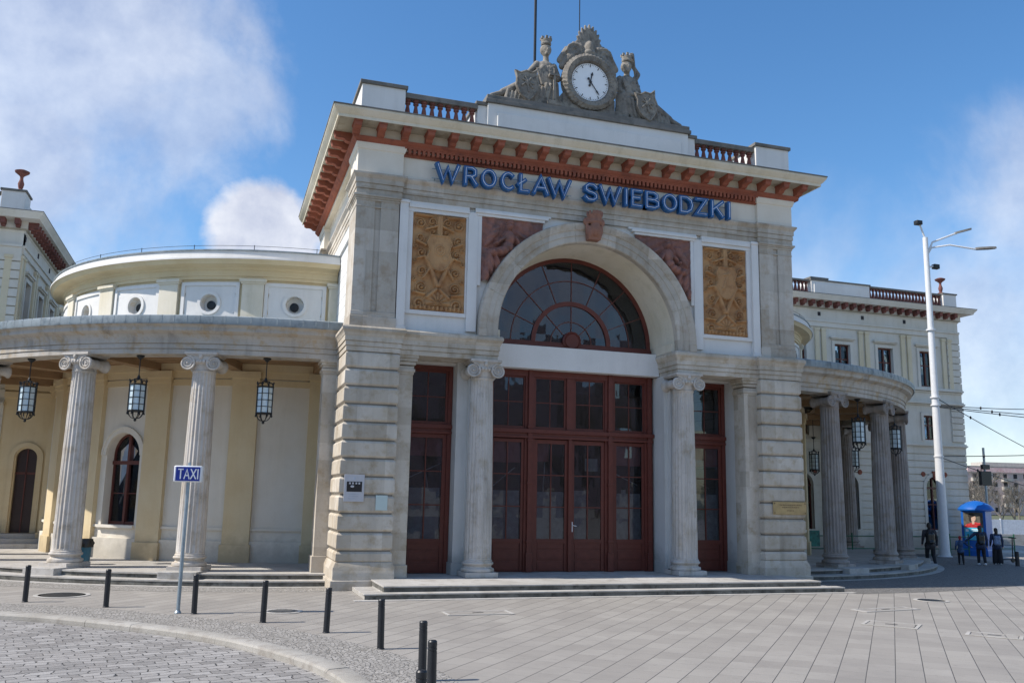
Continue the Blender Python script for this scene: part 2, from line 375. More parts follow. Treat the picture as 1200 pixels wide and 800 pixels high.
# ---- portal piers
def piers():
    for s in (-1, 1):
        X = lambda a, b: (min(s*a, s*b), max(s*a, s*b))
        co = MB(); x0, x1 = X(5.87, 7.28); co.box(x0, x1, .05, 2.40, .5, 6.39); mb = MB()
        x0, x1 = X(5.82, 7.33)
        for k in range(12):
            z1 = 6.38-.49*k; z0 = z1-.455; c = .05
            if z0 < .6: z0 = .70
            # chamfered block
            vs = []
            for (zz, i) in ((z0, c), (z0+c, 0), (z1-c, 0), (z1, c)): vs += [(x0+i, i, zz), (x1-i, i, zz), (x1-i, 2.45-i, zz), (x0+i, 2.45-i, zz)]
            fs = [(3,2,1,0), (12,13,14,15)]
            for r in range(3):
                for q in range(4): a = r*4+q; b = r*4+(q+1)%4; fs.append((a, b, b+4, a+4))
            mb.add(vs, fs)
        p = obj('pier', mb, 'stone', ST, bevel=.012); obj('joint_bed', co, 'joint', p)
        b = MB(); x0, x1 = X(5.82, 7.33)
        path = [(x0, 2.45), (x0, 0), (x1, 0), (x1, 2.45)]
        b.sweep(path, [(-.3,.0),(.12,0),(.12,.255),(.07,.256),(.07,.56),(.0,.72),(-.3,.72)])
        obj('pier_base', b, 'stone', p, bevel=.012)
        # respond beside the pier
        r = MB(); x0, x1 = X(5.38, 5.868); r.box(x0, x1, .28, .9, .45, 5.85); r.box(x0-.03, x1+.03, .23, .92, .284, .62)
        for z, o in ((5.85,.02),(5.92,.05),(6.0,.02),(6.12,.06),(6.22,.10),(6.31,.13)): r.box(x0-o if s > 0 else x0, x1 if s > 0 else x1+o, .28-o, .9, z, z+.09)
        obj('respond_pilaster', r, 'stone', ST, bevel=.008)
piers()
# ---- lower entablature
P3 = lambda z, h: [(0,z),(0,z+.17*h),(-.015,z+.175*h),(-.015,z+.20*h),(.025,z+.205*h),(.025,z+.37*h),(.01,z+.375*h),(.01,z+.40*h),(.05,z+.405*h),(.05,z+.60*h),(.065,z+.62*h),(.075,z+.68*h),(.12,z+.80*h),(.135,z+.82*h),(.135,z+.93*h),(.115,z+.96*h),(.10,z+h),(-.05,z+h)]
for s in (-1, 1):
    path = [(-7.33, 2.45), (-7.33, 0), (-5.82, 0), (-5.82, .12), (-2.93, .12), (-2.93, 1.34)]
    if s > 0: path = [(-x, y) for x, y in path][::-1]
    mb = MB(); mb.sweep(path, P3(6.39, .69)+[(-.05, 6.39)])
    mb.box(*((-7.3, -2.98) if s < 0 else (2.98, 7.3)), .14, 1.30, 6.395, 7.075); mb.box(*((-7.3, -5.85) if s < 0 else (5.85, 7.3)), .02, 2.4, 6.396, 7.078)
    obj('lower_entablature', mb, 'stone', ST)
# ---- jambs, lintels, walls of the porch
mb = MB()
for s in (-1, 1):
    X = lambda a, b: (min(s*a, s*b), max(s*a, s*b))
    mb.box(*X(2.90, 3.90), .98, 2.1, .62, 6.40); mb.box(*X(2.87, 3.94), .95, 2.12, .284, .62)
    mb.box(*X(3.0, 3.58), .78, .98, .62, 6.39); mb.box(*X(2.96, 3.62), .75, .98, .284, .62)
    mb.box(*X(5.40, 7.1), .9, 2.1, .62, 6.40); mb.box(*X(5.37, 7.1), .87, 2.12, .284, .62)
    mb.box(*X(3.9, 5.4), 1.2, 2.1, 6.33, 6.42)
islands('door_jamb', mb, 'jamb', ST, bevel=.006)
mb = MB(); mb.box(-2.93, 2.93, 1.35, 2.1, 6.42, 7.14); obj('lintel', mb, 'white', ST, bevel=.01)
# side walls of the pavilion (behind piers) below, and the coursed upper stage
for s in (-1, 1):
    mb = MB(lambda x, d, z, s=s: (s*(7.0+d), x, z)); mb.box(1.3, 10.3, -.3, 0, 0, 12.3)
    obj('side_wall', mb, 'coursed', ST)
    mb = MB(lambda x, d, z, s=s: (s*(7.0+d), x, z))
    for a, b in ((1.5, 1.75), (8.6, 8.8)): mb.box(a, b, 0, .12, 7.2, 10.9)
    for a, b in ((8.85, 10.3),): mb.box(a, b, 0, .22, 7.1, 10.9)
    mb.box(2.3, 8.1, 0, .07, 10.35, 10.55); mb.box(2.3, 2.42, 0, .07, 7.4, 10.35); mb.box(7.98, 8.1, 0, .07, 7.4, 10.35)
    for z, o in ((10.55,.26),(10.7,.30),(10.85,.27)): mb.box(8.82-(o-.22), 10.3, 0, o, z, z+.1)
    islands('side_pilaster', mb, 'white', ST, bevel=.01)
# upper corner pilasters with their groove
for s in (-1, 1):
    X = lambda a, b: (min(s*a, s*b), max(s*a, s*b))
    mb = MB()
    mb.box(*X(6.0, 7.24), .17, 1.45, 7.08, 10.93)
    for a, b in ((6.0, 6.53), (6.70, 7.24)): mb.box(*X(a, b), .12, .17, 7.54, 10.80)
    mb.box(*X(5.97, 7.27), .09, 1.48, 7.08, 7.40); mb.box(*X(6.0, 7.255), .105, 1.46, 7.40, 7.54)
    mb.box(*X(6.0, 7.255), .11, 1.46, 10.56, 10.60)
    for z, o in ((10.76,.02),(10.82,.05),(10.87,.09)): mb.box(*X(6.0-o*.5, 7.24+o), .12-o, 1.45+o, z, z+.06)
    obj('corner_pilaster', mb, 'stone2', ST, bevel=.008)
# upper front wall with the arch cut out
AZ = 7.30
mb = MB(); mb.wall(-6.0, 6.0, 7.08, 10.95, .30, 1.9, [(0, 6.0, 7.08, AZ, True)])
obj('front_wall', mb, 'white', ST)
mb = MB()   # tapering plaster soffit
n = 40
vs = []; fs = []
for k in range(n+1):
    a = pi*k/n
    for r, y in ((2.98, .32), (2.93, .55), (2.80, 1.50), (2.80, 1.9), (3.05, 1.9), (3.05, .32)): vs.append((r*cos(a), y, AZ+.05+r*sin(a)))
for k in range(n):
    for j in range(6): fs.append((k*6+j, (k+1)*6+j, (k+1)*6+(j+1)%6, k*6+(j+1)%6))
mb.add(vs, fs)
mb.box(-3.02, -2.82, .32, 1.9, 7.085, AZ+.05); mb.box(2.82, 3.02, .32, 1.9, 7.085, AZ+.05)
obj('arch_soffit', mb, 'cream', ST)
# archivolt
mb = MB(); prof = [(2.94,.34),(2.94,.12),(2.97,.09),(3.14,.09),(3.15,.06),(3.31,.06),(3.33,.03),(3.42,.0),(3.46,-.02),(3.53,-.02),(3.55,.03),(3.56,.34)]
vs = []; fs = []; m_ = len(prof); n = 48
for k in range(n+1):
    a = pi*k/n
    for r, y in prof: vs.append((r*cos(a), y, AZ+r*sin(a)))
for k in range(n):
    for j in range(m_): fs.append((k*m_+j, (k+1)*m_+j, (k+1)*m_+(j+1)%m_, k*m_+(j+1)%m_))
fs += [tuple(range(m_)), tuple(n*m_+j for j in range(m_))]
mb.add(vs, fs)
for s in (-1, 1):
    X = lambda a, b: (min(s*a, s*b), max(s*a, s*b))
    mb.box(*X(2.94, 3.14), .091, .34, 7.08, AZ); mb.box(*X(3.14, 3.32), .061, .34, 7.08, AZ); mb.box(*X(3.32, 3.555), .0, .34, 7.08, AZ)
obj('archivolt', mb, 'stone2', ST)
mb = MB()
for k in range(1, 9):
    a = pi*k/9; c, s_ = cos(a), sin(a)
    for r0, r1, y in ((2.935, 3.14, .086), (3.15, 3.32, .056), (3.34, 3.53, -.021)):
        t = .006; pts = [(r0*c-t*s_, AZ+r0*s_+t*c), (r1*c-t*s_, AZ+r1*s_+t*c), (r1*c+t*s_, AZ+r1*s_-t*c), (r0*c+t*s_, AZ+r0*s_-t*c)]
        mb.prism_y(pts, y, y+.02)
obj('archivolt_joint', mb, 'soffit', ST)
# keystone crowned head
mb = MB()
mb.prism_y([(-.20, 10.28), (.20, 10.28), (.25, 10.72), (-.25, 10.72)], -.16, .1)
mb.ell((0, -.2, 10.62), (.17, .15, .24)); mb.ell((0, -.30, 10.55), (.05, .06, .07)); mb.ell((-.15,-.14,10.5),(.1,.1,.18)); mb.ell((.15,-.14,10.5),(.1,.1,.18))
mb.lathe([(.20,0),(.24,.06),(.21,.1),(.24,.28),(.20,.28),(.01,.2)], 16, (0,-.12,10.78))
for k in range(7):
    a = pi+pi*k/6; mb.box(.23*cos(a)-.035, .23*cos(a)+.035, -.12+.23*sin(a)-.03, -.12+.23*sin(a)+.03, 11.03, 11.17)
for sg in (-1, 1): mb.ell((sg*.28,-.08,10.86),(.08,.08,.12)); mb.ell((sg*.24,-.1,10.62),(.05,.07,.2))
k_ = obj('keystone', blob('keystone', mb, .022, 1), 'keyst', ST)
# white frames round the panels
mb = MB()
for s in (-1, 1):
    X = lambda a, b: (min(s*a, s*b), max(s*a, s*b))
    def fr(a, b, c, d, y): mb.box(*X(a, b), y, .30, c, d)
    fr(5.72, 5.97, 7.2, 10.94, .14); fr(5.69, 5.99, 7.1, 7.2, .12); fr(5.69, 5.98, 10.84, 10.92, .11)
    fr(3.60, 3.90, 7.2, 10.80, .19); fr(3.90, 5.72, 7.60, 7.72, .22); fr(3.90, 5.72, 10.62, 10.74, .22); fr(3.90, 3.955, 7.72, 10.62, .245); fr(5.56, 5.72, 7.72, 10.62, .23)
    fr(3.88, 5.70, 10.74, 10.86, .17); fr(3.88, 5.70, 10.86, 10.94, .20)
    mb.box(*X(1.5, 3.66), .17, .30, 10.72, 10.80); mb.box(*X(1.4, 3.70), .13, .30, 10.80, 10.88); mb.box(*X(1.3, 3.70), .18, .30, 10.88, 10.94)
    fr(3.49, 3.60, 8.6, 10.72, .20)
islands('panel_frame', mb, 'white', ST, bevel=.008)
# reliefs as carved height fields
def spiral(x, z, cx, cz, R, d, w=2.2):
    dx, dz = x-cx, z-cz; r = hypot(dx, dz)
    if r > R: return 0
    th = atan2(dz, dx)*d; f = .5+.5*cos(2*pi*(r/R*w)-th)
    return f**.7*(1-(r/R)**6)*.8+(.6 if r < R*.14 else 0)
def seg(x, z, ax, az, bx, bz, w):
    dx, dz = bx-ax, bz-az; L = dx*dx+dz*dz; t = max(0, min(1, ((x-ax)*dx+(z-az)*dz)/L)); d = hypot(x-ax-dx*t, z-az-dz*t)
    return sqrt(max(0, 1-(d/w)**2)) if d < w else 0
def ochre_h(x, z, var):          # x in [-1,1], z in [-1.8,1.8]
    ax = abs(x); h = 0
    for cx, cz, R, d, w in ((.70,-1.55,.26,1,2),(.62,-.95,.24,-1,2.2),(.62,-.35,.2,1,2),(.66,.32,.2,-1,1.8),(.72,.85,.2,1,1.8),(.72,1.42,.22,-1,2),(.28,1.5,.2,1,2),(.86,.55,.12,1,1.2),(.25,1.12,.12,-1,1.2),(.35,-1.68,.13,1,1.2),(.88,-.65,.1,1,1.2),(.88,.0,.1,1,1.2)):
        h = max(h, .75*spiral(ax, z, cx, cz, R, d, w))
    for a in ((.04,-.85,.34,-.1,.1),(.34,-.1,.5,.15,.07),(.06,-1.0,.4,-1.3,.07),(.3,-.2,.55,-.6,.05),(.45,.2,.8,.1,.045),(.5,.6,.85,.75,.05),(.1,1.35,.5,1.2,.05),(.04,.95,.04,1.7,.08),(.5,-1.2,.9,-1.15,.05),(.3,1.7,.9,1.72,.05)):
        h = max(h, .8*seg(ax, z, *a))
    # shield
    w = .44*(1-.12*abs(z-.45)) if z > .05 else .42*sqrt(max(0, 1-((z-.05)/.38)**2)); w += .04*sin(z*11)
    if -.33 < z < 1.0 and ax < w:
        e = min(w-ax, 1.0-z); h = .95 if e < .05 else .8
        if e > .08:
            if var == 0: r = hypot(x, z-.42); h = .8+.15*(r < .2)*(.5+.5*cos(r*70))+.1*(hypot(x-.2, z-.15) < .1)
            else: h = .8+.2*seg(x, z, -.15, .1, .12, .75, .06)+.15*seg(x, z, -.12, .65, .05, .7, .05)
    # acanthus leaves at the foot
    r = hypot(x, z+1.55); th = atan2(z+1.5, ax)
    if r < .55 and z > -1.6: h = max(h, .7*(.45+.55*abs(cos(th*6)))*(1-(r/.55)**4))
    if -1.78 < z < -1.62: h = max(h, .5+.3*cos(x*40))
    if ax > .93 or abs(z) > 1.74: h *= .4
    return h
def relief_panel(name, x0, x1, z0, z1, nx, nz, fn, y0, depth, mat, mask=None):
    vs, fs, idx = [], [], {}
    for j in range(nz+1):
        for i in range(nx+1):
            x, z = x0+(x1-x0)*i/nx, z0+(z1-z0)*j/nz
            vs.append((x, y0-depth*fn(i/nx, j/nz), z))
    for j in range(nz):
        for i in range(nx):
            if mask and not mask(x0+(x1-x0)*(i+.5)/nx, z0+(z1-z0)*(j+.5)/nz): continue
            a = j*(nx+1)+i; fs.append((a, a+1, a+nx+2, a+nx+1))
    me = bpy.data.meshes.new(name); me.from_pydata(vs, [], fs); me.polygons.foreach_set('use_smooth', [True]*len(me.polygons))
    return obj(name, me, mat, ST)
for s, var in ((-1, 0), (1, 1)):
    a, b = (-5.56, -3.955) if s < 0 else (3.955, 5.56)
    o = relief_panel('relief_panel', a, b, 7.72, 10.62, 130, 235, lambda u, v, var=var: ochre_h(u*2-1, (v*2-1)*1.8, var), .29, .17, 'ochre')
    o['label'] = 'ochre carved panel with a shield above scrolls, %s of the arch' % ('left' if s < 0 else 'right')
def ellb(x, z, cx, cz, a, b, rot):
    dx, dz = x-cx, z-cz; c, s = cos(rot), sin(rot); u, v = (dx*c+dz*s)/a, (-dx*s+dz*c)/b; q = 1-u*u-v*v
    return sqrt(q) if q > 0 else 0
def figure_h(x, z):     # seated winged woman ; x grows towards the arch, (0..1.68, 0..1.95)
    h = 0.0
    for cx, cz, a, b, r, k in ((.86,1.72,.10,.13,0,.95),(.86,1.83,.12,.07,.2,.85),(.84,1.36,.20,.27,.1,1),(.80,1.1,.2,.2,0,1),(.62,.95,.33,.16,.35,1.05),(.33,.86,.17,.15,0,1.1),(.25,.55,.13,.4,.1,1),(.15,.2,.11,.3,-.1,.9),
                            (.45,.6,.15,.35,.3,.8),(1.08,1.28,.07,.24,.5,.9),(1.16,1.12,.07,.15,-.2,.85),(.62,1.3,.07,.25,-.9,.85),(.45,1.16,.09,.07,0,.9),(.35,1.45,.30,.13,.7,.5),(.25,1.25,.26,.1,.9,.45),(1.25,1.5,.25,.08,-.5,.4),(.5,.25,.12,.25,.4,.55),(.42,1.62,.2,.09,.5,.45)):
        h = max(h, k*ellb(x, z, cx, cz, a, b, r))
    if h > .3 and z < 1.05: h += .09*sin(38*(x*.8+z*.35)+5*z)
    if h < .35: h = max(h, .16+.1*sin(17*x+9*z)*sin(13*z-5*x))
    return h
for s in (-1, 1):
    a, b = (-3.49, -1.55) if s < 0 else (1.55, 3.49)
    W = b-a
    f = (lambda u, v: figure_h(u*W, v*1.97)) if s < 0 else (lambda u, v: figure_h((1-u)*W, v*1.97))
    o = relief_panel('spandrel_relief', a, b, 8.75, 10.72, 130, 132, f, .29, .34, 'relief_red', lambda x, z: hypot(x, z-AZ) > 3.50)
    o['label'] = 'red brown carved seated figure in the corner %s of the arch' % ('left' if s < 0 else 'right')
# ---- upper entablature, frieze, cornice
UP = [(-7.0, 10.3), (-7.0, 8.8), (-7.24, 8.8)] ; UP = [(-7.22, 10.3), (-7.22, 8.8), (-7.02, 8.8), (-7.02, 1.55), (-7.26, 1.55), (-7.26, .08), (-5.94, .08), (-5.94, .19)]
UP += [(-x, y) for x, y in UP][::-1]
mb = MB(); h = .64; z = 10.935
mb.sweep(UP, [(0,z),(0,z+.14),(-.015,z+.145),(-.015,z+.165),(.02,z+.17),(.02,z+.30),(.005,z+.305),(.005,z+.325),(.04,z+.33),(.04,z+.47),(.06,z+.49),(.11,z+.56),(.12,z+.57),(.12,z+.62),(.07,z+h),(-.12,z+h),(-.12,z)])
obj('architrave', mb, 'stone2', ST)
mb = MB(); z = 11.575; mb.sweep(UP, [(0,z),(0,12.26),(.03,12.28),(.05,12.34),(.07,12.40),(.07,12.46),(-.12,12.46),(-.12,z)])
obj('frieze', mb, 'creamwall', ST)
CP = [(-7.30, 10.3), (-7.30, .05), (7.30, .05), (7.30, 10.3)]
mb = MB(); mb.sweep(CP, [(-.1,12.455),(.04,12.455),(.06,12.47),(.06,12.49),(.13,12.54),(.15,12.60),(-.1,12.60)])
for k in range(84):     # dentils, centre bay only
    x = -5.85+11.7*(k+.5)/84; mb.box(x-.040, x+.040, -.01, .2, 12.28, 12.42)
mb.box(-5.93, 5.93, .0, .2, 12.415, 12.458); mb.box(-5.93, 5.93, .13, .2, 12.22, 12.458)
obj('dentil_band', mb, 'terra', ST)
mb = MB(); mb.sweep(CP, [(-.1,12.60),(.08,12.60),(.08,12.86),(.10,12.88),(-.1,12.88)]); obj('modillion_frieze', mb, 'cream', ST)
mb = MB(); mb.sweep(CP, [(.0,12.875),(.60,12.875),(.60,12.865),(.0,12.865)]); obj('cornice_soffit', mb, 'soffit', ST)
mb = MB(); mb.sweep(CP, [(-.1,12.88),(.62,12.88),(.64,12.86),(.66,12.86),(.66,12.95),(.70,12.97),(.80,13.10),(.80,13.15),(.79,13.16),(-.1,13.16)]); obj('cornice', mb, 'cream', ST)
mb = MB(); mb.sweep(CP, [(-.3,13.163),(.79,13.163),(.82,13.15),(.82,13.19),(-.3,13.24)]); obj('cornice_flashing', mb, 'cap', ST)
mb = MB(); mb.prism_y([(-.085,-.0),(.085,-.0),(.085,.34),(-.085,.34)], -.08, .02)
prof = [(.0,.0),(-.14,.0),(-.20,.02),(-.24,.07),(-.32,.09),(-.42,.08),(-.50,.11),(-.52,.16),(-.52,.26),(.0,.26)]   # side profile (y,z)
mbm = MB(); n = len(prof)
mbm.add([(-.10,y,z) for y,z in prof]+[(.10,y,z) for y,z in prof], [tuple(range(n)), tuple(range(2*n-1,n-1,-1))]+[(i,i+n,(i+1)%n+n,(i+1)%n) for i in range(n)])
mbm.box(-.12, .12, -.54, 0, .215, .268)
MODI = mbm.mesh('modillion', 30); MODI.materials.append(M['terra'])
def modillion(x, y, z, rz): return obj('modillion', MODI, None, ST, (x, y, z), rz)
nm = 22
for k in range(nm): modillion(-7.38+14.76*k/(nm-1), -.03, 12.603, 0)
for k in range(14):
    for s in (-1, 1): modillion(s*7.38, .62+9.4*k/13, 12.603, s*pi/2)
# ---- attic
mb = MB()
for s in (-1, 1):
    X = lambda a, b: (min(s*a, s*b), max(s*a, s*b))
    mb.box(*X(5.96, 7.24), .10, 3.4, 13.2, 14.27); mb.box(*X(6.35, 7.1), 3.4, 10.2, 13.2, 14.1)
mb.box(-3.72, 3.72, .22, 1.6, 13.2, 14.22); mb.box(-3.42, 3.42, .12, 1.6, 13.2, 14.30); mb.box(-3.12, 3.12, .05, 1.6, 13.2, 14.0)
obj('attic', mb, 'white', ST, bevel=.008)
mb = MB()
for s in (-1, 1):
    X = lambda a, b: (min(s*a, s*b), max(s*a, s*b))
    mb.box(*X(5.90, 7.30), .04, 3.46, 14.27, 14.38); mb.box(*X(6.3, 7.15), 3.4, 10.2, 14.1, 14.2)
    mb.box(*X(3.72, 5.96), .18, .50, 14.08, 14.24); mb.box(*X(3.72, 5.96), .16, .52, 13.2, 13.30)
    mb.box(*X(3.36, 3.78), .16, 1.6, 14.22, 14.33)
mb.box(-3.50, 3.50, .04, 1.6, 14.30, 14.42); mb.box(-3.46, 3.46, .08, 1.5, 14.42, 14.56)
islands('coping', mb, 'cap', ST, bevel=.01)
mb = MB(); mb.lathe([(.10,0),(.10,.07),(.07,.09),(.09,.13),(.098,.2),(.075,.42),(.048,.58),(.055,.62),(.085,.64),(.085,.68),(.06,.70),(.095,.72),(.095,.78)], 12)
BAL = mb.mesh('baluster', 35); BAL.materials.append(M['terrab'])
for s in (-1, 1):
    for k in range(9): obj('baluster', BAL, None, ST, (s*(3.86+.248*k), .34, 13.30))
# roof slab
mb = MB(); mb.box(-6.4, 6.4, .6, 10.25, 12.3, 13.4); obj('roof', mb, 'lead', ST)
mb = MB(); mb.box(-7.0, 7.0, 9.9, 10.29, 0, 12.9); obj('back_wall', mb, 'white', ST)
mb = MB(); mb.box(-7.25, 7.25, .5, 10.28, 12.335, 12.93); obj('eaves_core', mb, 'cream', ST)

# ---- doors and windows of the porch
YD = 1.72
def panes(name, x0, x1, y, z0, z1, par): g = MB(); g.box(x0, x1, y, y+.012, z0, z1); return obj(name, g, 'glass', par, smooth=0)
def leaf(name, x0, x1, y, z0, zglass, z1, stile=.13, handle=False, bars=True):
    """glazed door leaf: stiles, rails, glazing bars, three panels at the foot"""
    mb = MB(); w = stile
    mb.box(x0, x0+w, y, y+.07, z0, z1); mb.box(x1-w, x1, y, y+.07, z0, z1); mb.box(x0+w, x1-w, y, y+.07, z1-w, z1); mb.box(x0+w, x1-w, y, y+.07, zglass-.14, zglass)
    mb.box(x0+w, x1-w, y+.03, y+.06, z0, zglass-.14)
    H = zglass-.14-z0
    for a, b in ((.0, .34), (.38, .74), (.78, .98)): 
        za, zb = z0+.04+H*a, z0+.02+H*b
        mb.box(x0+w+.04, x1-w-.04, y+.012, y+.03, za, zb); mb.box(x0+w+.09, x1-w-.09, y+.004, y+.013, za+.04, zb-.04) if zb-za > .15 else None
    mb.box(x0+w, x1-w, y-.012, y+.02, zglass-.10, zglass-.04)
    xm = (x0+x1)/2; mb.box(xm-.018, xm+.018, y+.005, y+.05, zglass, z1-w)
    for k in (1, 2): zz = zglass+(z1-w-zglass)*k/3; mb.box(x0+w, x1-w, y+.01, y+.045, zz-.016, zz+.016)
    o = obj(name, mb, 'door', ST, bevel=.004); panes('glass_pane', x0+w, x1-w, y+.028, zglass, z1-w, o)
    if handle:
        h_ = MB(); h_.box(x0+.045, x0+.085, y-.015, y, 1.48, 1.78); h_.tube([(x0+.065, y-.015, 1.68), (x0+.065, y-.06, 1.68), (x0+.19, y-.065, 1.65)], .012, 6)
        obj('handle', h_, 'signw', o)
    return o
mb = MB()
for xc in (-2.72, -1.35, 1.35, 2.72):
    w = .13 if abs(xc) < 2 else .11
    mb.box(xc-w-.03, xc+w+.03, YD+.0, YD+.14, .284, 6.42); mb.box(xc-w*.55, xc+w*.55, YD-.07, YD+.01, .284, 6.42)
    for z in (.30, 1.15, 2.9, 4.2, 4.62): mb.box(xc-w*.75, xc+w*.75, YD-.09, YD, z, z+(.55 if z < .4 else .07))
mb.box(-2.86, 2.86, YD-.02, YD+.14, 4.30, 4.60); mb.box(-2.88, 2.88, YD-.10, YD, 4.46, 4.58); mb.box(-2.86, 2.86, YD-.06, YD, 4.30, 4.37); mb.box(-2.86, 2.86, YD-.02, YD+.14, 6.22, 6.42)
mb.box(-.06, .06, YD-.03, YD+.05, .284, 4.3); mb.box(-.13, .13, YD, YD+.14, 4.6, 6.22)
obj('door_frame', mb, 'door', ST, bevel=.006)
leaf('door_leaf', -1.20, -.03, YD+.05, .30, 1.26, 4.28); leaf('door_leaf', .03, 1.20, YD+.05, .30, 1.26, 4.28, handle=True)
leaf('side_light', -2.60, -1.49, YD+.05, .30, 1.26, 4.28, .11); leaf('side_light', 1.49, 2.60, YD+.05, .30, 1.26, 4.28, .11)
def transom(x0, x1, y, z0, z1):
    mb = MB(); w = .07
    for a in ((x0, x0+w, z0, z1), (x1-w, x1, z0, z1), (x0+w, x1-w, z0, z0+w), (x0+w, x1-w, z1-w, z1)): mb.box(a[0], a[1], y, y+.06, a[2], a[3])
    xm, zm = (x0+x1)/2, (z0+z1)/2; mb.box(xm-.014, xm+.014, y+.01, y+.04, z0+w, z1-w); mb.box(x0+w, x1-w, y+.012, y+.038, zm-.014, zm+.014)
    o = obj('transom_window', mb, 'door', ST, bevel=.004); panes('glass_pane', x0+w, x1-w, y+.026, z0+w, z1-w, o)
for a, b in ((-2.60, -1.49), (-1.21, -.13), (.13, 1.21), (1.49, 2.60)): transom(a, b, YD+.05, 4.60, 6.24)
for s in (-1, 1):
    x0, x1 = (-5.395, -3.905) if s < 0 else (3.905, 5.395)
    mb = MB()
    for a, b in ((x0, x0+.13), (x1-.13, x1)): mb.box(a, b, YD-.25, YD-.1, .284, 6.36)
    mb.box(x0+.001, x1-.001, YD-.256, YD-.1, 4.30, 4.60); mb.box(x0, x1, YD-.32, YD-.24, 4.46, 4.58); mb.box(x0, x1, YD-.29, YD-.24, 4.31, 4.38); mb.box(x0+.001, x1-.001, YD-.256, YD-.1, 6.2, 6.355)
    obj('door_frame', mb, 'door', ST, bevel=.006)
    leaf('side_door', x0+.13, x1-.13, YD-.2, .30, 1.26, 4.30, .12); transom(x0+.13, x1-.13, YD-.2, 4.6, 6.2)
# fan window
FZ = 7.36
mb = MB(); mb.archband(0, FZ, 2.66, 2.83, YD, YD+.12, n=40); mb.box(-2.83, 2.83, YD, YD+.12, 7.14, FZ); mb.box(-2.83, 2.83, YD-.05, YD, 7.18, 7.30)
mb.archband(0, FZ, 1.22, 1.36, YD-.02, YD+.08, n=30)
fan = obj('fan_window', mb, 'door', ST)
mb = MB()
for k in range(1, 8):
    a = pi*k/8; r0 = .3 if k in (2, 4, 6) else 1.36; c, s_ = cos(a), sin(a); t = .014
    mb.prism_y([(r0*c-t*s_, FZ+r0*s_+t*c), (2.68*c-t*s_, FZ+2.68*s_+t*c), (2.68*c+t*s_, FZ+2.68*s_-t*c), (r0*c+t*s_, FZ+r0*s_-t*c)], YD+.01, YD+.05)
mb.archband(0, FZ, 2.02, 2.05, YD+.008, YD+.052, n=30); mb.archband(0, FZ, .68, .71, YD+.008, YD+.052, n=20)
obj('glazing_bar', mb, 'wfr', fan)
mb = MB(); mb.lathe([(.31,0),(.31,.1),(.27,.12),(.25,.10),(.22,.13),(.01,.13)], 28, axis='y'); mb.v = [(x, YD+.02-y, z+FZ+.06) for x, y, z in mb.v]; obj('boss', mb, 'door', fan)
mb = MB(); mb.prism_y([(2.7*cos(pi*k/30), FZ+2.7*sin(pi*k/30)) for k in range(31)], YD+.028, YD+.04); obj('glass_pane', mb, 'glass', fan, smooth=0)
# the dark hall behind the glass, with its pink boards and grey films
mb = MB(); mb.box(-6.8, 6.8, 7.5, 7.6, .28, 11); mb.box(-6.8, 6.8, 2.2, 7.5, 10.5, 10.6); mb.box(-6.9, -6.8, 2.1, 7.5, .28, 10.6); mb.box(6.8, 6.9, 2.1, 7.5, .28, 10.6); mb.box(-6.8, 6.8, 2.1, 7.5, .27, .29)
mb.box(-6.8, 6.8, 2.15, 7.5, 6.5, 6.6)
obj('hall_interior', mb, 'dark', ST)
mb = MB(); mb.box(-2.49, -1.60, 1.88, 1.90, 3.55, 4.2); mb.box(1.60, 2.49, 1.88, 1.90, 3.55, 4.2); mb.box(-5.15, -4.15, 1.63, 1.65, 3.65, 4.25); mb.box(4.15, 5.15, 1.63, 1.65, 3.6, 4.25); mb.box(-1.06, -.66, 1.88, 1.9, 3.6, 4.2)
islands('inner_board', mb, 'pink', ST)
mb = MB()
for a, b, y in ((-2.47, -1.62, 1.86), (-1.05, -.17, 1.86), (.17, .60, 1.86), (1.62, 2.47, 1.86), (-5.12, -4.18, 1.62), (4.18, 5.12, 1.62)): mb.box(a, b, y, y+.004, 1.2, 2.72+random.uniform(-.05, .05))
islands('privacy_film', mb, 'film', ST)
mb = MB()
for (x, z), (x2, z2) in (((-5.2, 2.95), (-4.1, 3.45)), ((-2.55, 2.75), (-1.75, 3.4)), ((1.5, 3.35), (2.4, 2.95)), ((4.1, 3.3), (5.0, 2.9)), ((-.75, 3.9), (-.85, 2.2)), ((-4.55, 3.2), (-4.4, 2.3))):
    mb.tube([(x, 1.93, z), (x2, 1.93, z2)], .018, 6)
mb.box(.62, 1.05, 2.0, 2.01, 3.35, 3.75); mb.box(-1.05, -.85, 1.9, 1.91, 2.38, 2.46); mb.box(1.85, 2.0, 1.93, 1.94, 2.3, 2.8)
islands('barrier_tape', mb, 'paper', ST)

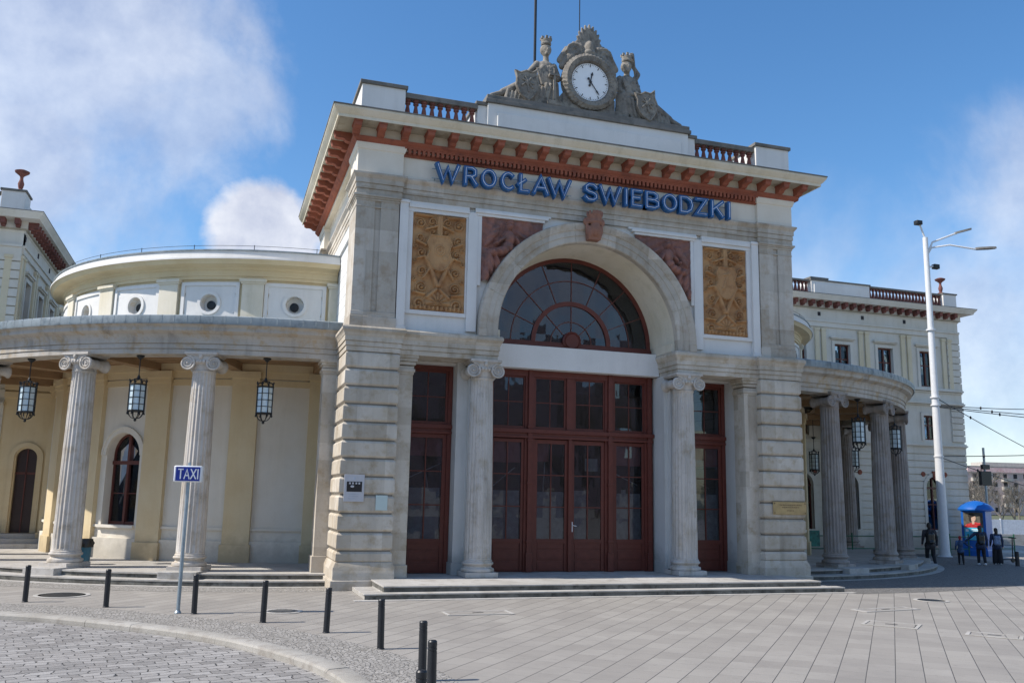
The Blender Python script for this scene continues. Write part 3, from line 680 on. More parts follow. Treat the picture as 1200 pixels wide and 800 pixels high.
# ---- ionic columns (one mesh set, shared)
def col_meshes(mat, tagn):
    H = 5.58
    def rf(r, a, z):
        q = (a*20/(2*pi)) % 1; fl = .0 if q < .16 or q > .84 else (1-((q-.5)/.34)**2)
        return r-.026*max(0, fl)*(1 if z < H-.06 and z > .50 else .0)
    prof = [(.41,.44),(.385,.46),(.385,.50)]+[(.385-.065*(((k/14)**1.6)), .51+(H-.58)*k/14) for k in range(15)]+[(.325,H-.05),(.34,H-.03),(.34,H)]
    sh = MB(); sh.lathe(prof, 160, rf=rf); sm = sh.mesh('column', 50); sm.materials.append(M[mat])
    b = MB(); b.box(-.47, .47, -.47, .47, 0, .13); b.lathe([(.40,.13),(.46,.14),(.475,.18),(.46,.225),(.42,.235),(.40,.25),(.385,.28),(.40,.31),(.42,.32),(.44,.335),(.45,.365),(.44,.39),(.41,.40),(.41,.44)], 48)
    bm_ = b.mesh('column_base', 40); bm_.materials.append(M[mat])
    c = MB(); z = H
    c.lathe([(.325,z),(.335,z+.015),(.325,z+.03),(.335,z+.17),(.37,z+.2),(.40,z+.25),(.39,z+.3),(.3,z+.32)], 40, rf=lambda r, a, zz: r+(.018*abs(sin(a*10)) if zz > H+.04 else 0))
    for sy in (-1, 1):
        # front slab linking the volutes
        c.box(-.36, .36, sy*.37-.03, sy*.37+.03, z+.29, z+.41)
    for sx in (-1, 1):
        cx, cz = sx*.375, z+.20
        # bolster, waisted in the middle
        c.lathe([(.185,-.39),(.19,-.36),(.15,-.28),(.12,-.1),(.13,-.05),(.145,0),(.13,.05),(.12,.1),(.15,.28),(.19,.36),(.185,.39)], 24, (cx,0,cz), axis='y')
        for sy in (-1, 1):
            pts = []; rr = []
            for k in range(46):
                t = k/45; a = pi/2+t*2*pi*2.4; r = .185*(1-t)**.9+.03; pts.append((cx-sx*r*cos(a)*-1, sy*.40, cz+r*sin(a))); rr.append(.024*(1-t)+.009)
            c.tube(pts, rr, 6); c.ell((cx, sy*.40, cz), (.038, .03, .038))
    for k in range(5): c.ell((-.2+.1*k, -.40, z+.25), (.04, .04, .06)); c.ell((-.2+.1*k, .40, z+.25), (.04, .04, .06))
    c.ell((0,-.42,z+.40),(.06,.05,.08))
    c.box(-.42, .42, -.42, .42, z+.41, z+.45); c.box(-.46, .46, -.46, .46, z+.45, z+.52)
    cm = c.mesh('capital', 35); cm.materials.append(M[mat])
    return sm, bm_, cm
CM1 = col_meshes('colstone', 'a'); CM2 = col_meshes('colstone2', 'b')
def column(x, y, z, rz, ms=CM1):
    o = obj('column', ms[0], None, ST, (x, y, z), rz); obj('column_base', ms[1], None, o); obj('capital', ms[2], None, o); return o
for s in (-1, 1): column(s*3.29, .47, .284+.01, 0)

# ---- colonnades
A1 = 1.62
CA = {-1: (.296, .592, .935, 1.184, 1.48), 1: (.245, .53, .885, 1.184, 1.48)}
for s in (-1, 1):
    cm = 'stone3'
    # entablature
    mb = MB(); path = arc(s, RC, -.02, A1, 64)
    z = 6.36
    mb.sweep(path, [(.30,z),(.34,z),(.34,z+.13),(.325,z+.135),(.325,z+.155),(.365,z+.16),(.365,z+.28),(.35,z+.285),(.35,z+.305),(.39,z+.31),(.39,z+.44),(.42,z+.50),(.46,z+.56),(.50,z+.57),(.58,z+.62),(.62,z+.64),(.62,z+.74),(.68,z+.80),(.70,z+.84),(-.34,z+.84),(-.34,z)])
    obj('colonnade_entablature', mb, cm, ST)
    mb = MB(); mb.sweep(path, [(.68,7.205),(.74,7.17),(.755,7.22),(.74,7.40),(.68,7.43),(-3.3,7.66),(-3.3,7.205)]); obj('colonnade_roof', mb, 'lead', ST)
    mb = MB()
    for k in range(60):
        a = A1*k/60; p = pt(s, RC+.74, a); q = pt(s, RC-3.0, a); mb.tube([(*pt(s, RC+.752, a), 7.22), (*p, 7.40), (*q, 7.65)], .016, 5)
    obj('roof_seam', mb, 'lead', ST)
    # ceiling with boards and beams
    mb = MB(); mb.sweep(arc(s, RC, -.02, A1, 64), [(-.3,6.62),(-.3,6.66),(-3.4,6.66),(-3.4,6.62)]); obj('colonnade_ceiling', mb, 'wood', ST)
    mb = MB()
    for a in CA[s]+(.02,):
        for k in (0,):
            p0, p1 = Vector(pt(s, RC-.3, a)), Vector(pt(s, RC-3.3, a)); t = (p1-p0).normalized(); nrm = Vector((t.y, -t.x))*.17
            mb.prism_z([tuple(p0+nrm), tuple(p1+nrm), tuple(p1-nrm), tuple(p0-nrm)], 6.38, 6.62)
    for Rr in (RC-.6, RC-1.1, RC-1.6, RC-2.1, RC-2.6, RC-3.1): mb.sweep(arc(s, Rr, -.02, A1, 64), [(-.02,6.6),(.02,6.6),(.02,6.63),(-.02,6.63)])
    obj('ceiling_beam', mb, 'wood', ST)
    # floor and steps
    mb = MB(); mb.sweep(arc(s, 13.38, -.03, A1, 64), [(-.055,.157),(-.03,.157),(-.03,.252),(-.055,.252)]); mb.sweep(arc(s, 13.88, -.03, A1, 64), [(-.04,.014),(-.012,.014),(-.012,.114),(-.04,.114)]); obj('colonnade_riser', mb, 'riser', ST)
    mb = MB(); mb.sweep(arc(s, 13.38, -.03, A1, 64), [(-4.6,.0),(-.05,.0),(-.05,.25),(0,.26),(0,.30),(-4.6,.30)]); obj('colonnade_floor', mb, 'step', ST)
    mb = MB(); mb.sweep(arc(s, 13.88, -.03, A1, 64), [(-.9,.0),(-.03,.0),(-.03,.11),(0,.12),(0,.155),(-.9,.155)]); obj('colonnade_step', mb, 'step', ST)
    mb = MB()
    for a in CA[s]:
        p = pt(s, RC+.42, a); c_, s_ = cos(a), sin(a)*s
        loc = [(-.52,-.55),(.52,-.55),(.52,.5),(-.52,.5)]
        rz = s*a; mb.prism_z([(p[0]+x*cos(rz)-y*sin(rz), p[1]+x*sin(rz)+y*cos(rz)) for x, y in loc], .10, .345)
    islands('column_plinth', mb, 'step', ST, bevel=.012)
    for a in CA[s]:
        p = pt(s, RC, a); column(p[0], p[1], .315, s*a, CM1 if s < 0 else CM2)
    # anta next to the pavilion
    mb = MB(); x0, x1 = (-7.70, -7.20) if s < 0 else (7.20, 7.68)
    mb.box(x0, x1, 1.95, 2.55, .3, 5.95); mb.box(x0-.05, x1+.05, 1.9, 2.6, .3, .75)
    for z, o in ((5.95,.02),(6.02,.05),(6.12,.02),(6.2,.06),(6.28,.10)): mb.box(x0-o, x1+o, 1.95-o, 2.55+o, z, z+.085)
    obj('anta', mb, 'stone', ST, bevel=.008)

# ---- the drums behind the colonnades
RD = 9.29
def drum_map(side): return lambda s_, d, z: (side*(CX+(RD+d)*sin(s_/RD)), CY-(RD+d)*cos(s_/RD), z)
PIL = (.262, .575, .875, 1.175, 1.475)
for s in (-1, 1):
    RD = 9.29 if s < 0 else 8.75
    mp = drum_map(s); smax = (pi/2+.05)*RD
    ops = [(.722*RD, 1.45, 1.36, 3.62, True)]
    mb = MB(mp, .35); mb.wall(-.3, smax, .3, 6.62, -.45, 0, ops); obj('drum_wall', mb, 'creamwall', ST)
    mb = MB(mp, .35); mb.box(-.3, smax, 0, .10, .30, .95); 
    for a, b in ((-.3, .722*RD-.75), (.722*RD+.75, smax)): mb.box(a, b, 0, .07, 1.28, 1.36)
    mb.box(.722*RD-.78, .722*RD+.78, 0, .13, 1.27, 1.36)
    mb.archband(.722*RD, 3.62, .74, .88, 0, .05, n=20); mb.archband(.722*RD, 3.62, .88, .94, 0, .08, n=20)
    islands('plinth_band', mb, 'creamwall', ST)
    mb = MB(mp, .35)
    for a in PIL+(.0,):
        w = .42; mb.box(a*RD-w, a*RD+w, 0, .16, .30, 5.98); mb.box(a*RD-w-.05, a*RD+w+.05, 0, .22, .30, .85)
    islands('wall_pilaster', mb, 'yellow', ST)
    mb = MB(mp, .35)
    mb.box(-.3, smax, 0, .06, 5.90, 6.10); mb.box(-.3, smax, 0, .10, 6.14, 6.36); mb.box(-.3, smax, 0, .16, 6.36, 6.62)
    for a in PIL+(.0,): w = .42; mb.box(a*RD-w-.02, a*RD+w+.02, 0, .20, 5.98, 6.14); mb.box(a*RD-w-.06, a*RD+w+.06, 0, .26, 6.14, 6.36)
    obj('wall_entablature', mb, 'yellow', ST)
    # arched window in the lower wall
    f = MB(mp, .3); xc = .722*RD; w = .725
    f.box(xc-w, xc-w+.07, -.38, -.28, 1.36, 3.62); f.box(xc+w-.07, xc+w, -.38, -.28, 1.36, 3.62); f.box(xc-.05, xc+.05, -.37, -.26, 1.36, 4.32); f.box(xc-w, xc+w, -.37, -.24, 3.32, 3.44); f.box(xc-w, xc+w, -.38, -.28, 1.36, 1.46)
    f.box(xc-w, xc+w, -.36, -.30, 2.36, 2.39); f.archband(xc, 3.62, .655, .725, -.38, -.28, n=16)
    wf = obj('arched_window', f, 'wfr', ST); g = MB(mp, .3); g.prism_y([(xc-.7, 1.4), (xc+.7, 1.4)]+[(xc+.7*cos(pi*k/14), 3.62+.7*sin(pi*k/14)) for k in range(15)], -.335, -.325); obj('glass_pane', g, 'glass', wf, smooth=0)
    # upper stage : panels with round windows
    mb = MB(mp, .3); mb.wall(-.3, smax, 7.0, 9.60, -.4, 0, [(a*RD, .58, 8.36, 8.65, True) for a in [(.0+.23)/2+.0]+[(PIL[i]+PIL[i+1])/2 for i in range(4)]]+[]); obj('drum_upper_wall', mb, 'yellow', ST)
    mb = MB(mp, .3)
    for a in PIL+(-.04,): w = .35; mb.box(a*RD-w, a*RD+w, 0, .14, 7.3, 9.30); mb.box(a*RD-w-.04, a*RD+w+.04, 0, .18, 9.30, 9.36); mb.box(a*RD-w-.08, a*RD+w+.08, 0, .22, 9.36, 9.46)
    islands('drum_pilaster', mb, 'cream', ST)
    bays = [(PIL[i]+PIL[i+1])/2 for i in range(4)]; bays = [.115]+bays
    mb = MB(mp, .15)
    for a in bays:
        c = a*RD; w = 1.0
        for x0, x1, z0, z1 in ((c-w, c-w+.12, 7.4, 9.36), (c+w-.12, c+w, 7.4, 9.36), (c-w+.12, c+w-.12, 9.24, 9.36)): mb.box(x0, x1, 0, .08, z0, z1)
        mb.box(c-w+.12, c+w-.12, 0, .035, 7.4, 8.30); mb.box(c-w+.12, c+w-.12, 0, .035, 9.0, 9.24)
        # plate with round hole
        N = 32; r = .30
        for k in range(N):
            p, q = 2*pi*k/N, 2*pi*(k+1)/N
            def edge(t):
                m_ = max(abs(cos(t))/.88, abs(sin(t))/.35); return (c+cos(t)/m_, 8.65+sin(t)/m_)
            mb.add([(x, dd, zz) for dd in (.0, .035) for x, zz in ((c+r*cos(p), 8.65+r*sin(p)), (c+r*cos(q), 8.65+r*sin(q)), edge(q), edge(p))], [(0,1,2,3),(7,6,5,4),(0,4,5,1),(1,5,6,2),(2,6,7,3),(3,7,4,0)])
        mb.archband(c, 8.65, .30, .40, .03, .08, 0, 2*pi, 32); mb.archband(c, 8.65, .29, .31, -.25, .03, 0, 2*pi, 32); mb.lathe([(.30,-.24),(.30,-.22),(.01,-.22)], 24, (c,0,8.65), axis='y')
    islands('oculus_panel', mb, 'white', ST)
    mb = MB(mp, .15)
    for a in bays:
        c = a*RD; mb.lathe([(.15,-.20),(.15,-.16),(.12,-.15),(.02,-.15)], 24, (c+.02,0,8.62), axis='y')
    islands('oculus_window', mb, 'iron', ST)
    # cornice
    mb = MB(); pth = arc(s, RD, -.03, pi/2+.05, 60)
    mb.sweep(pth, [(-.3,9.46),(.06,9.46),(.06,9.56),(.09,9.57),(.09,9.66),(.10,9.68),(.10,9.76),(.13,9.77),(.16,9.84),(.22,9.87),(.50,9.89),(.52,9.93),(.58,9.99),(.60,10.03),(-.3,10.03)]); obj('drum_cornice', mb, 'yellow', ST)
    mb = MB(); mb.sweep(pth, [(-.3,10.035),(.60,10.035),(.63,10.02),(.63,10.07),(.52,10.10),(.50,10.32),(-2,10.5),(-2,10.035)]); obj('drum_roof', mb, 'white', ST)
    mb = MB(); mb.sweep(pth, [(.46,10.32),(.54,10.32),(.54,10.36),(.46,10.36)]); obj('roof_edge', mb, 'lead', ST)
    mb = MB()
    for k in range(8):
        p = pt(s, RD+.4, .05+.21*k); mb.tube([(*p, 10.25), (*p, 10.55)], .012, 5)
    mb.tube([pt(s, RD+.4, .02+1.55*k/30, 10.52) for k in range(31)], .008, 5)
    obj('lightning_wire', mb, 'iron', ST)

# ---- wings
def flat(kind):
    if kind == 'R': return lambda x, d, z: (x, 14.2-d, z)
    if kind == 'L': return lambda x, d, z: (x, 14.2-d, z)
    if kind == 'LS': return lambda x, d, z: (-18.4+d, x, z)
    if kind == 'RS': return lambda x, d, z: (28.1+d, x, z)
def wing_face(mp, x0, x1, wins, quoins, full=True):
    """one facade of a wing; wins = window axes, quoins = [(a,b)] rusticated corner strips"""
    g = [(c, 1.16, 1.22, 3.42, True) for c in wins]; mz = [(c, .92, 5.95, 7.25, False) for c in wins]; up = [(c, .98, 8.82, 10.75, False) for c in wins]
    mb = MB(mp); mb.wall(x0, x1, 0, 12.5, -.4, -.03, g+mz+up); obj('wing_wall', mb, 'wing', ST)
    mb = MB(mp); mb.wall(x0, x1, .5, 5.55, -.03, .035, g, (.36, .055)); 
    for a, b in quoins: mb.wall(a, b, 5.9, 7.75, -.03, .06, (), (.33, .05)); mb.wall(a, b, 8.75, 11.6, -.03, .06, (), (.36, .05))
    obj('rusticated_masonry', mb, 'wing', ST)
    mb = MB(mp); mb.box(x0, x1, -.03, .10, 0, .5)
    for z, o in ((5.55,.08),(5.62,.20),(5.70,.10),(7.80,.06),(7.88,.20),(7.96,.10),(8.50,.05),(8.60,.16),(8.68,.08)): mb.box(x0, x1, -.03, o, z, z+.075)
    mb.box(x0, x1, -.03, .06, 11.6, 11.85); mb.box(x0, x1, -.03, .12, 11.85, 11.95)
    for c in wins:
        for z0, z1 in ((8.72, 10.75), (5.9, 7.25)):
            w = .49 if z0 > 8 else .46; mb.box(c-w-.16, c-w, -.03, .04, z0, z1+.16); mb.box(c+w, c+w+.16, -.03, .04, z0, z1+.16); mb.box(c-w, c+w, -.03, .04, z1, z1+.16)
        mb.box(c-.72, c+.72, -.03, .10, 10.98, 11.04); mb.box(c-.78, c+.78, -.03, .16, 11.04, 11.12); mb.box(c-.6, c+.6, 0, .10, 1.12, 1.22)
        mb.archband(c, 3.42, .58, .76, -.02, .07, n=16); mb.box(c-.76, c-.58, -.02, .07, 1.22, 3.42); mb.box(c+.58, c+.76, -.02, .07, 1.22, 3.42)
    obj('wing_moulding', mb, 'wing', ST)
    mb = MB(mp)
    for i in range(len(wins)+1):
        c = wins[0]-1.36+2.74*i if i == 0 else (wins[i-1]+1.37)
        for dx in (-.33, .08): 
            if x0-.1 < c+dx and c+dx+.3 < x1+.1: mb.box(c+dx, c+dx+.25, -.03, .07, 8.75, 11.4); mb.box(c+dx-.03, c+dx+.28, -.03, .10, 11.4, 11.52)
    islands('wing_pilaster', mb, 'wingy', ST)
    mb = MB(mp)
    for c in wins: 
        mb.prism_y([(c-.10, 3.86), (c+.10, 3.86), (c+.15, 4.28), (c-.15, 4.28)], .02, .13)
        for sx in (-.72, .72): mb.lathe([(.14,0),(.12,.05),(.05,.07)], 14, (c+sx, .03, 4.12), axis='y')
    islands('terracotta_ornament', mb, 'terra', ST)
    for c in wins:
        for w, zb, zt, ar in ((1.16, 1.22, 3.42, 1), (.92, 5.95, 7.25, 0), (.98, 8.82, 10.75, 0)):
            f = MB(mp); h = w/2
            f.box(c-h, c-h+.06, -.25, -.17, zb, zt); f.box(c+h-.06, c+h, -.25, -.17, zb, zt); f.box(c-.035, c+.035, -.25, -.15, zb, zt+(h if ar else 0)); f.box(c-h, c+h, -.25, -.17, zb, zb+.07)
            f.box(c-h, c+h, -.25, -.14, zt-.07-(.0 if ar else .0), zt+.0 if not ar else zt+.02)
            zm = zb+(zt-zb)*.6; f.box(c-h, c+h, -.25, -.16, zm-.03, zm+.03)
            if ar: f.archband(c, zt, h-.06, h, -.25, -.17, n=14)
            wf = obj('wing_window', f, 'wfr', ST); g_ = MB(mp)
            if ar: g_.prism_y([(c-h+.02, zb), (c+h-.02, zb)]+[(c+(h-.02)*cos(pi*k/12), zt+(h-.02)*sin(pi*k/12)) for k in range(13)], -.22, -.21)
            else: g_.box(c-h, c+h, -.22, -.21, zb, zt)
            obj('glass_pane', g_, 'glass', wf, smooth=0)
            g2 = MB(mp); g2.box(c-h, c+h, -.6, -.59, zb, zt+(h if ar else 0)); obj('curtain', g2, 'film' if random.random() < .4 else 'dark', wf, smooth=0)
    mb = MB(mp)
    for i in range(len(wins)): c = wins[0]-1.37+2.74*i; mb.box(c-.08, c+.08, .0, .03, 12.18, 12.38)
    islands('frieze_vent', mb, 'dark', ST)
WR = [17.62, 20.36, 23.10, 25.84]
wing_face(flat('R'), 16.3, 28.1, WR, [(27.25, 28.1)])
wing_face(flat('L'), -30.2, -18.4, [-28.1, -25.4, -22.7, -20.0-.0], [(-19.3, -18.4)])
wing_face(flat('LS'), 14.24, 26, [15.9, 18.7, 21.5, 24.3], [])
wing_face(flat('RS'), 14.24, 26, [16.4, 19.2, 22.0], [])
mb = MB()
mb.box(16.5, 27.7, 14.7, 26, 0, 13.3); mb.box(-29.8, -18.8, 14.7, 26, 0, 13.3); mb.box(-17, 17, 24.2, 24.6, 0, 9)
islands('wing_core', mb, 'dark', ST)
mb = MB(); mbr = MB(); mbd = MB(); mba = MB(); mbc = MB()
for path in ([(16.3, 14.2), (28.1, 14.2), (28.1, 26)], [(-30.2, 14.2), (-18.4, 14.2), (-18.4, 26)]):
    mb.sweep(path, [(-.3,11.95),(.0,11.95),(.0,12.45),(.05,12.5),(.05,12.58),(-.3,12.58)])
    mb.sweep(path, [(-.3,12.581),(.12,12.581),(.12,12.90),(.60,12.92),(.62,13.0),(.72,13.12),(.74,13.18),(-.3,13.18)])
    mbd.sweep(path, [(-.3,13.185),(.75,13.185),(.75,13.21),(-.3,13.24)])
    mbr.sweep(path, [(.05,12.53),(.13,12.55),(.13,12.60),(.05,12.60)])
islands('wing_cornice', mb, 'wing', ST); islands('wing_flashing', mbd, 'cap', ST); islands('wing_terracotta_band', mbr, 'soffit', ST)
MW = bpy.data.meshes.new('m'); mm = MB(); mm.box(-.09, .09, -.36, 0, 0, .22); mm.box(-.07, .07, -.2, 0, -.08, 0); MW = mm.mesh('modillion', 30); MW.materials.append(M['terrab'])
for k in range(22): obj('modillion', MW, None, ST, (16.8+.515*k, 14.08, 12.69), 0)
for k in range(14): obj('modillion', MW, None, ST, (-18.28, 14.3+.52*k, 12.69), pi/2)
for k in range(4): obj('modillion', MW, None, ST, (-18.6-.52*k, 14.08, 12.69), 0)
# wing parapets
mb = MB()
mb.box(18.55, 22.25, 14.15, 14.6, 13.22, 14.05); mb.box(27.15, 28.05, 14.1, 15, 13.22, 14.05); mb.box(20.3, 21.4, 16.5, 17.5, 13.3, 14.85); mb.box(28.0-.5, 28.05, 15, 25, 13.22, 13.9)
mb.box(-19.35, -18.5, 14.15, 15.2, 13.22, 14.12); mb.box(-19.0, -18.55, 15.6, 24, 13.22, 13.9); mb.box(18.7, 22.1, 14.10, 14.15, 13.35, 13.9)
islands('parapet', mb, 'white', ST, bevel=.01)
mb = MB()
for a in ((18.5, 22.3, 14.1, 14.65, 14.05, 14.12), (27.1, 28.1, 14.05, 15.05, 14.05, 14.12), (16.4, 18.5, 14.2, 14.5, 13.98, 14.08), (22.3, 27.1, 14.2, 14.5, 13.98, 14.08), (-30, -19.35, 14.25, 14.55, 13.98, 14.08), (-19.4, -18.45, 14.1, 15.25, 14.12, 14.2), (20.25, 21.45, 16.45, 17.55, 14.85, 14.95)): mb.box(*a)
islands('parapet_coping', mb, 'cap', ST)
for x in [16.6+.22*k for k in range(9)]+[22.42+.222*k for k in range(22)]+[-19.6-.24*k for k in range(5)]: obj('baluster', BAL, None, ST, (x, 14.35, 13.22))
mb = MB(); mb.lathe([(.14,0),(.16,.06),(.07,.12),(.10,.22),(.12,.34),(.07,.5),(.06,.62),(.10,.68),(.26,.80),(.28,.86),(.14,.92),(.01,.94)], 16); URN = mb.mesh('roof_urn', 40); URN.materials.append(M['terrab'])
obj('roof_urn', URN, None, ST, (27.3, 14.4, 14.12)); obj('roof_urn', URN, None, ST, (-18.78, 14.5, 14.2))
# arched door in the left wing front, seen through the colonnade, with its three steps
mb = MB(flat('L')); c = -17.9
mb.wall(-18.4, -15.9, .3, 6.62, -.35, -.02, [(-17.42, .72, .8, 3.62, True)]); obj('passage_wall', mb, 'yellow', ST)
mb = MB(flat('L')); mb.archband(-17.42, 3.62, .42, .58, -.02, .05, n=18); mb.box(-18.0, -17.84, -.02, .05, .8, 3.62); mb.box(-17.0, -16.84, -.02, .05, .8, 3.62); mb.box(-18.4, -15.9, -.02, .12, 5.9, 6.12); mb.box(-18.4, -15.9, -.02, .2, 6.2, 6.6); islands('passage_moulding', mb, 'yellow', ST)
mb = MB(flat('L')); mb.box(-17.44, -17.40, -.2, -.16, .8, 4.05); mb.box(-17.85, -17.0, -.2, -.16, 3.0, 3.08); obj('passage_door_rail', mb, 'wfr', ST)
mb = MB(flat('L')); mb.box(-17.85, -16.95, -.3, -.2, .8, 4.1); obj('passage_door', mb, 'pdoor', ST)
mb = MB()
for k in range(3): mb.box(-18.6, -15.6, 12.9+.35*k, 14.3, .30+.165*k, .30+.165*(k+1))
obj('passage_steps', mb, 'step', ST)
# entrance platform
mb = MB(); mb.box(-6.34, 6.34, -1.90, 2.3, 0, .245); mb.box(-6.37, 6.37, -1.94, 2.25, .246, .284); obj('entrance_platform', mb, 'step', ST, bevel=.006)
mb = MB(); mb.box(-6.87, 6.87, -2.27, .0, 0, .105); mb.box(-6.9, 6.9, -2.30, -1.9, .106, .142); obj('entrance_step', mb, 'step', ST, bevel=.006)
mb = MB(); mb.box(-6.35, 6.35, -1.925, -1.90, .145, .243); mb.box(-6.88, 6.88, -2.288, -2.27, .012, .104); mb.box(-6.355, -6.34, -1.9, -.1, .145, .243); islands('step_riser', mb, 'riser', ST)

# ------------------------------------------------------------------ station name sign
GL = {
 'W': [[(0,1),(.28,0),(.5,.85),(.72,0),(1,1)]], 'R': [[(0,0),(0,1),(.62,1),(.9,.88),(.9,.6),(.62,.47)], [(.62,.47),(.08,.47)], [(.5,.47),(1,0)]],
 'O': [[(.5+.5*cos(2*pi*k/16+pi/16), .5+.5*sin(2*pi*k/16+pi/16)) for k in range(17)]],
 'C': [[(.5+.5*cos(a), .5+.5*sin(a)) for a in [radians(48+264*k/12) for k in range(13)]]],
 'L': [[(.12,1),(.12,0),(1,0)], [(-.12,.40),(.62,.70)]], 'A': [[(0,0),(.5,1),(1,0)], [(.2,.33),(.8,.33)]],
 'S': [[(1,.82),(.72,1),(.28,1),(.02,.85),(.04,.62),(.3,.52),(.72,.46),(.97,.34),(.97,.14),(.72,0),(.25,0),(0,.17)]],
 'I': [[(.5,0),(.5,1)]], 'E': [[(1,1),(0,1),(0,0),(1,0)], [(0,.52),(.8,.52)]],
 'B': [[(0,0),(0,1),(.65,1),(.9,.88),(.9,.64),(.65,.52)], [(.62,.52),(.08,.52)], [(.65,.52),(1,.4),(1,.13),(.7,0),(0,0)]],
 'D': [[(0,0),(0,1),(.55,1),(.9,.8),(1,.5),(.9,.2),(.55,0),(0,0)]], 'Z': [[(0,1),(1,1),(0,0),(1,0)]], 'K': [[(0,0),(0,1)], [(1,1),(.05,.42)], [(.35,.6),(1,0)]],
 'T': [[(0,1),(1,1)], [(.5,1),(.5,0)]], 'X': [[(0,0),(1,1)], [(0,1),(1,0)]]}
def stroke(mb, pts, w, y0, y1):
    """flat bar of width w following a polyline in the x-z plane"""
    n = len(pts); cl = hypot(pts[0][0]-pts[-1][0], pts[0][1]-pts[-1][1]) < 1e-6
    P = [Vector(p) for p in (pts[:-1] if cl else pts)]; n = len(P); L = []; Rr = []
    for i in range(n):
        d1 = (P[i]-P[i-1]).normalized() if (i or cl) else None; d2 = (P[(i+1)%n]-P[i]).normalized() if (i < n-1 or cl) else None
        d1 = d1 or d2; d2 = d2 or d1; n1, n2 = Vector((-d1.y, d1.x)), Vector((-d2.y, d2.x)); o = (n1+n2)/max(.35, 1+n1.dot(n2))
        e = Vector((0, 0))
        if not cl and i == 0: e = -d2*w*.5
        if not cl and i == n-1: e = d1*w*.5
        L.append(P[i]+o*w/2+e); Rr.append(P[i]-o*w/2+e)
    for i in range(n if cl else n-1):
        j = (i+1) % n; q = [L[i], L[j], Rr[j], Rr[i]]
        mb.add([(p.x, y0, p.y) for p in q]+[(p.x, y1, p.y) for p in q], [(0,1,2,3),(7,6,5,4),(0,4,5,1),(1,5,6,2),(2,6,7,3),(3,7,4,0)])
sign = empty('station_name_sign', 'blue channel letters WROCŁAW SWIEBODZKI across the pale frieze', 'sign', (0, 0, 11.6))
LT = [(-5.03,-4.29,'W'),(-4.18,-3.74,'R'),(-3.66,-3.16,'O'),(-3.05,-2.56,'C'),(-2.50,-2.12,'L'),(-2.04,-1.50,'A'),(-1.56,-.77,'W'),(-.36,.11,'S'),(.13,.91,'W'),(1.02,1.10,'I'),(1.22,1.63,'E'),(1.71,2.22,'B'),(2.31,2.86,'O'),(2.91,3.43,'D'),(3.49,3.94,'Z'),(4.05,4.54,'K'),(4.69,4.77,'I')]
for x0, x1, ch in LT:
    mb = MB(); nb = MB(); z0, z1 = -.055, .43; w = .115
    a, b = x0+w/2, x1-w/2
    if ch == 'I': a = b = (x0+x1)/2; 
    for k, stk in enumerate(GL[ch]):
        pts = [(a+(b-a)*u if ch != 'I' else a, z0+(z1-z0)*v) for u, v in stk]
        stroke(mb, pts, w, -.15-.003*k, .04); nb.tube([(x, -.168-.003*k, z) for x, z in pts], .0115, 5)
    o = obj('letter', mb, 'blue', sign, smooth=0); obj('neon_tube', nb, 'neon', o)
mb = MB(); mb.box(-5.1, -.7, .05, .075, .04, .055); mb.box(-.4, 4.9, .05, .075, .04, .055); mb.box(-5.1, -.7, .05, .075, .33, .345); mb.box(-.4, 4.9, .05, .075, .33, .345)
for x in [-5+.6*k for k in range(17)]: mb.box(x, x+.02, .075, .19, .04, .06)
obj('mounting_rail', mb, 'galv', sign)

# ------------------------------------------------------------------ clock
ck = empty('clock', 'round white clock in a leafy stone wreath under a shell crest on the roof', 'clock', (0, .45, 14.56))
mb = MB(); zc = 1.05
def ringf(k): return 0
vs = []; fs = []; NA, NB = 140, 14
for i in range(NA):
    a = 2*pi*i/NA
    for j in range(NB):
        b = 2*pi*j/NB; lf = .035*abs(sin(a*22+cos(b)*2.2))+.012*sin(b*6)
        r = .80+(.145+lf)*cos(b)*.95; y = -.16-(.13+lf)*sin(b); vs.append((r*cos(a), y, zc+r*sin(a)))
for i in range(NA):
    for j in range(NB): fs.append((i*NB+j, ((i+1)%NA)*NB+j, ((i+1)%NA)*NB+(j+1)%NB, i*NB+(j+1)%NB))
mb.add(vs, fs); wr = obj('wreath', mb, 'statue', ck)
mb = MB(); mb.lathe([(.93,.05),(.93,-.12),(.66,-.16),(.02,-.16)], 64, (0,0,zc), axis='y'); mb.box(-.9, .9, -.1, .25, -.0, .6); mb.box(-1.15, 1.15, -.15, .3, 0, .22)
mb.lathe([(.68,-.15),(.70,-.20),(.665,-.215),(.65,-.19),(.65,-.15)], 64, (0,0,zc), axis='y', cap=False)
obj('clock_body', mb, 'statue', ck)
mb = MB(); mb.lathe([(.655,-.165),(.655,-.185),(.01,-.186)], 64, (0,0,zc), axis='y'); dl = obj('dial', mb, 'dial', ck)
mb = MB()
for k in range(60):
    a = 2*pi*k/60; r0, r1, t = (.51, .61, .013) if k % 5 == 0 else (.575, .61, .006)
    s_, c_ = sin(a), cos(a); mb.prism_y([(r0*s_-t*c_, zc+r0*c_+t*s_), (r1*s_-t*c_, zc+r1*c_+t*s_), (r1*s_+t*c_, zc+r1*c_-t*s_), (r0*s_+t*c_, zc+r0*c_-t*s_)], -.194, -.188)
mb.archband(0, zc, .635, .648, -.193, -.187, 0, 2*pi, 60)
obj('minute_track', mb, 'black', dl)
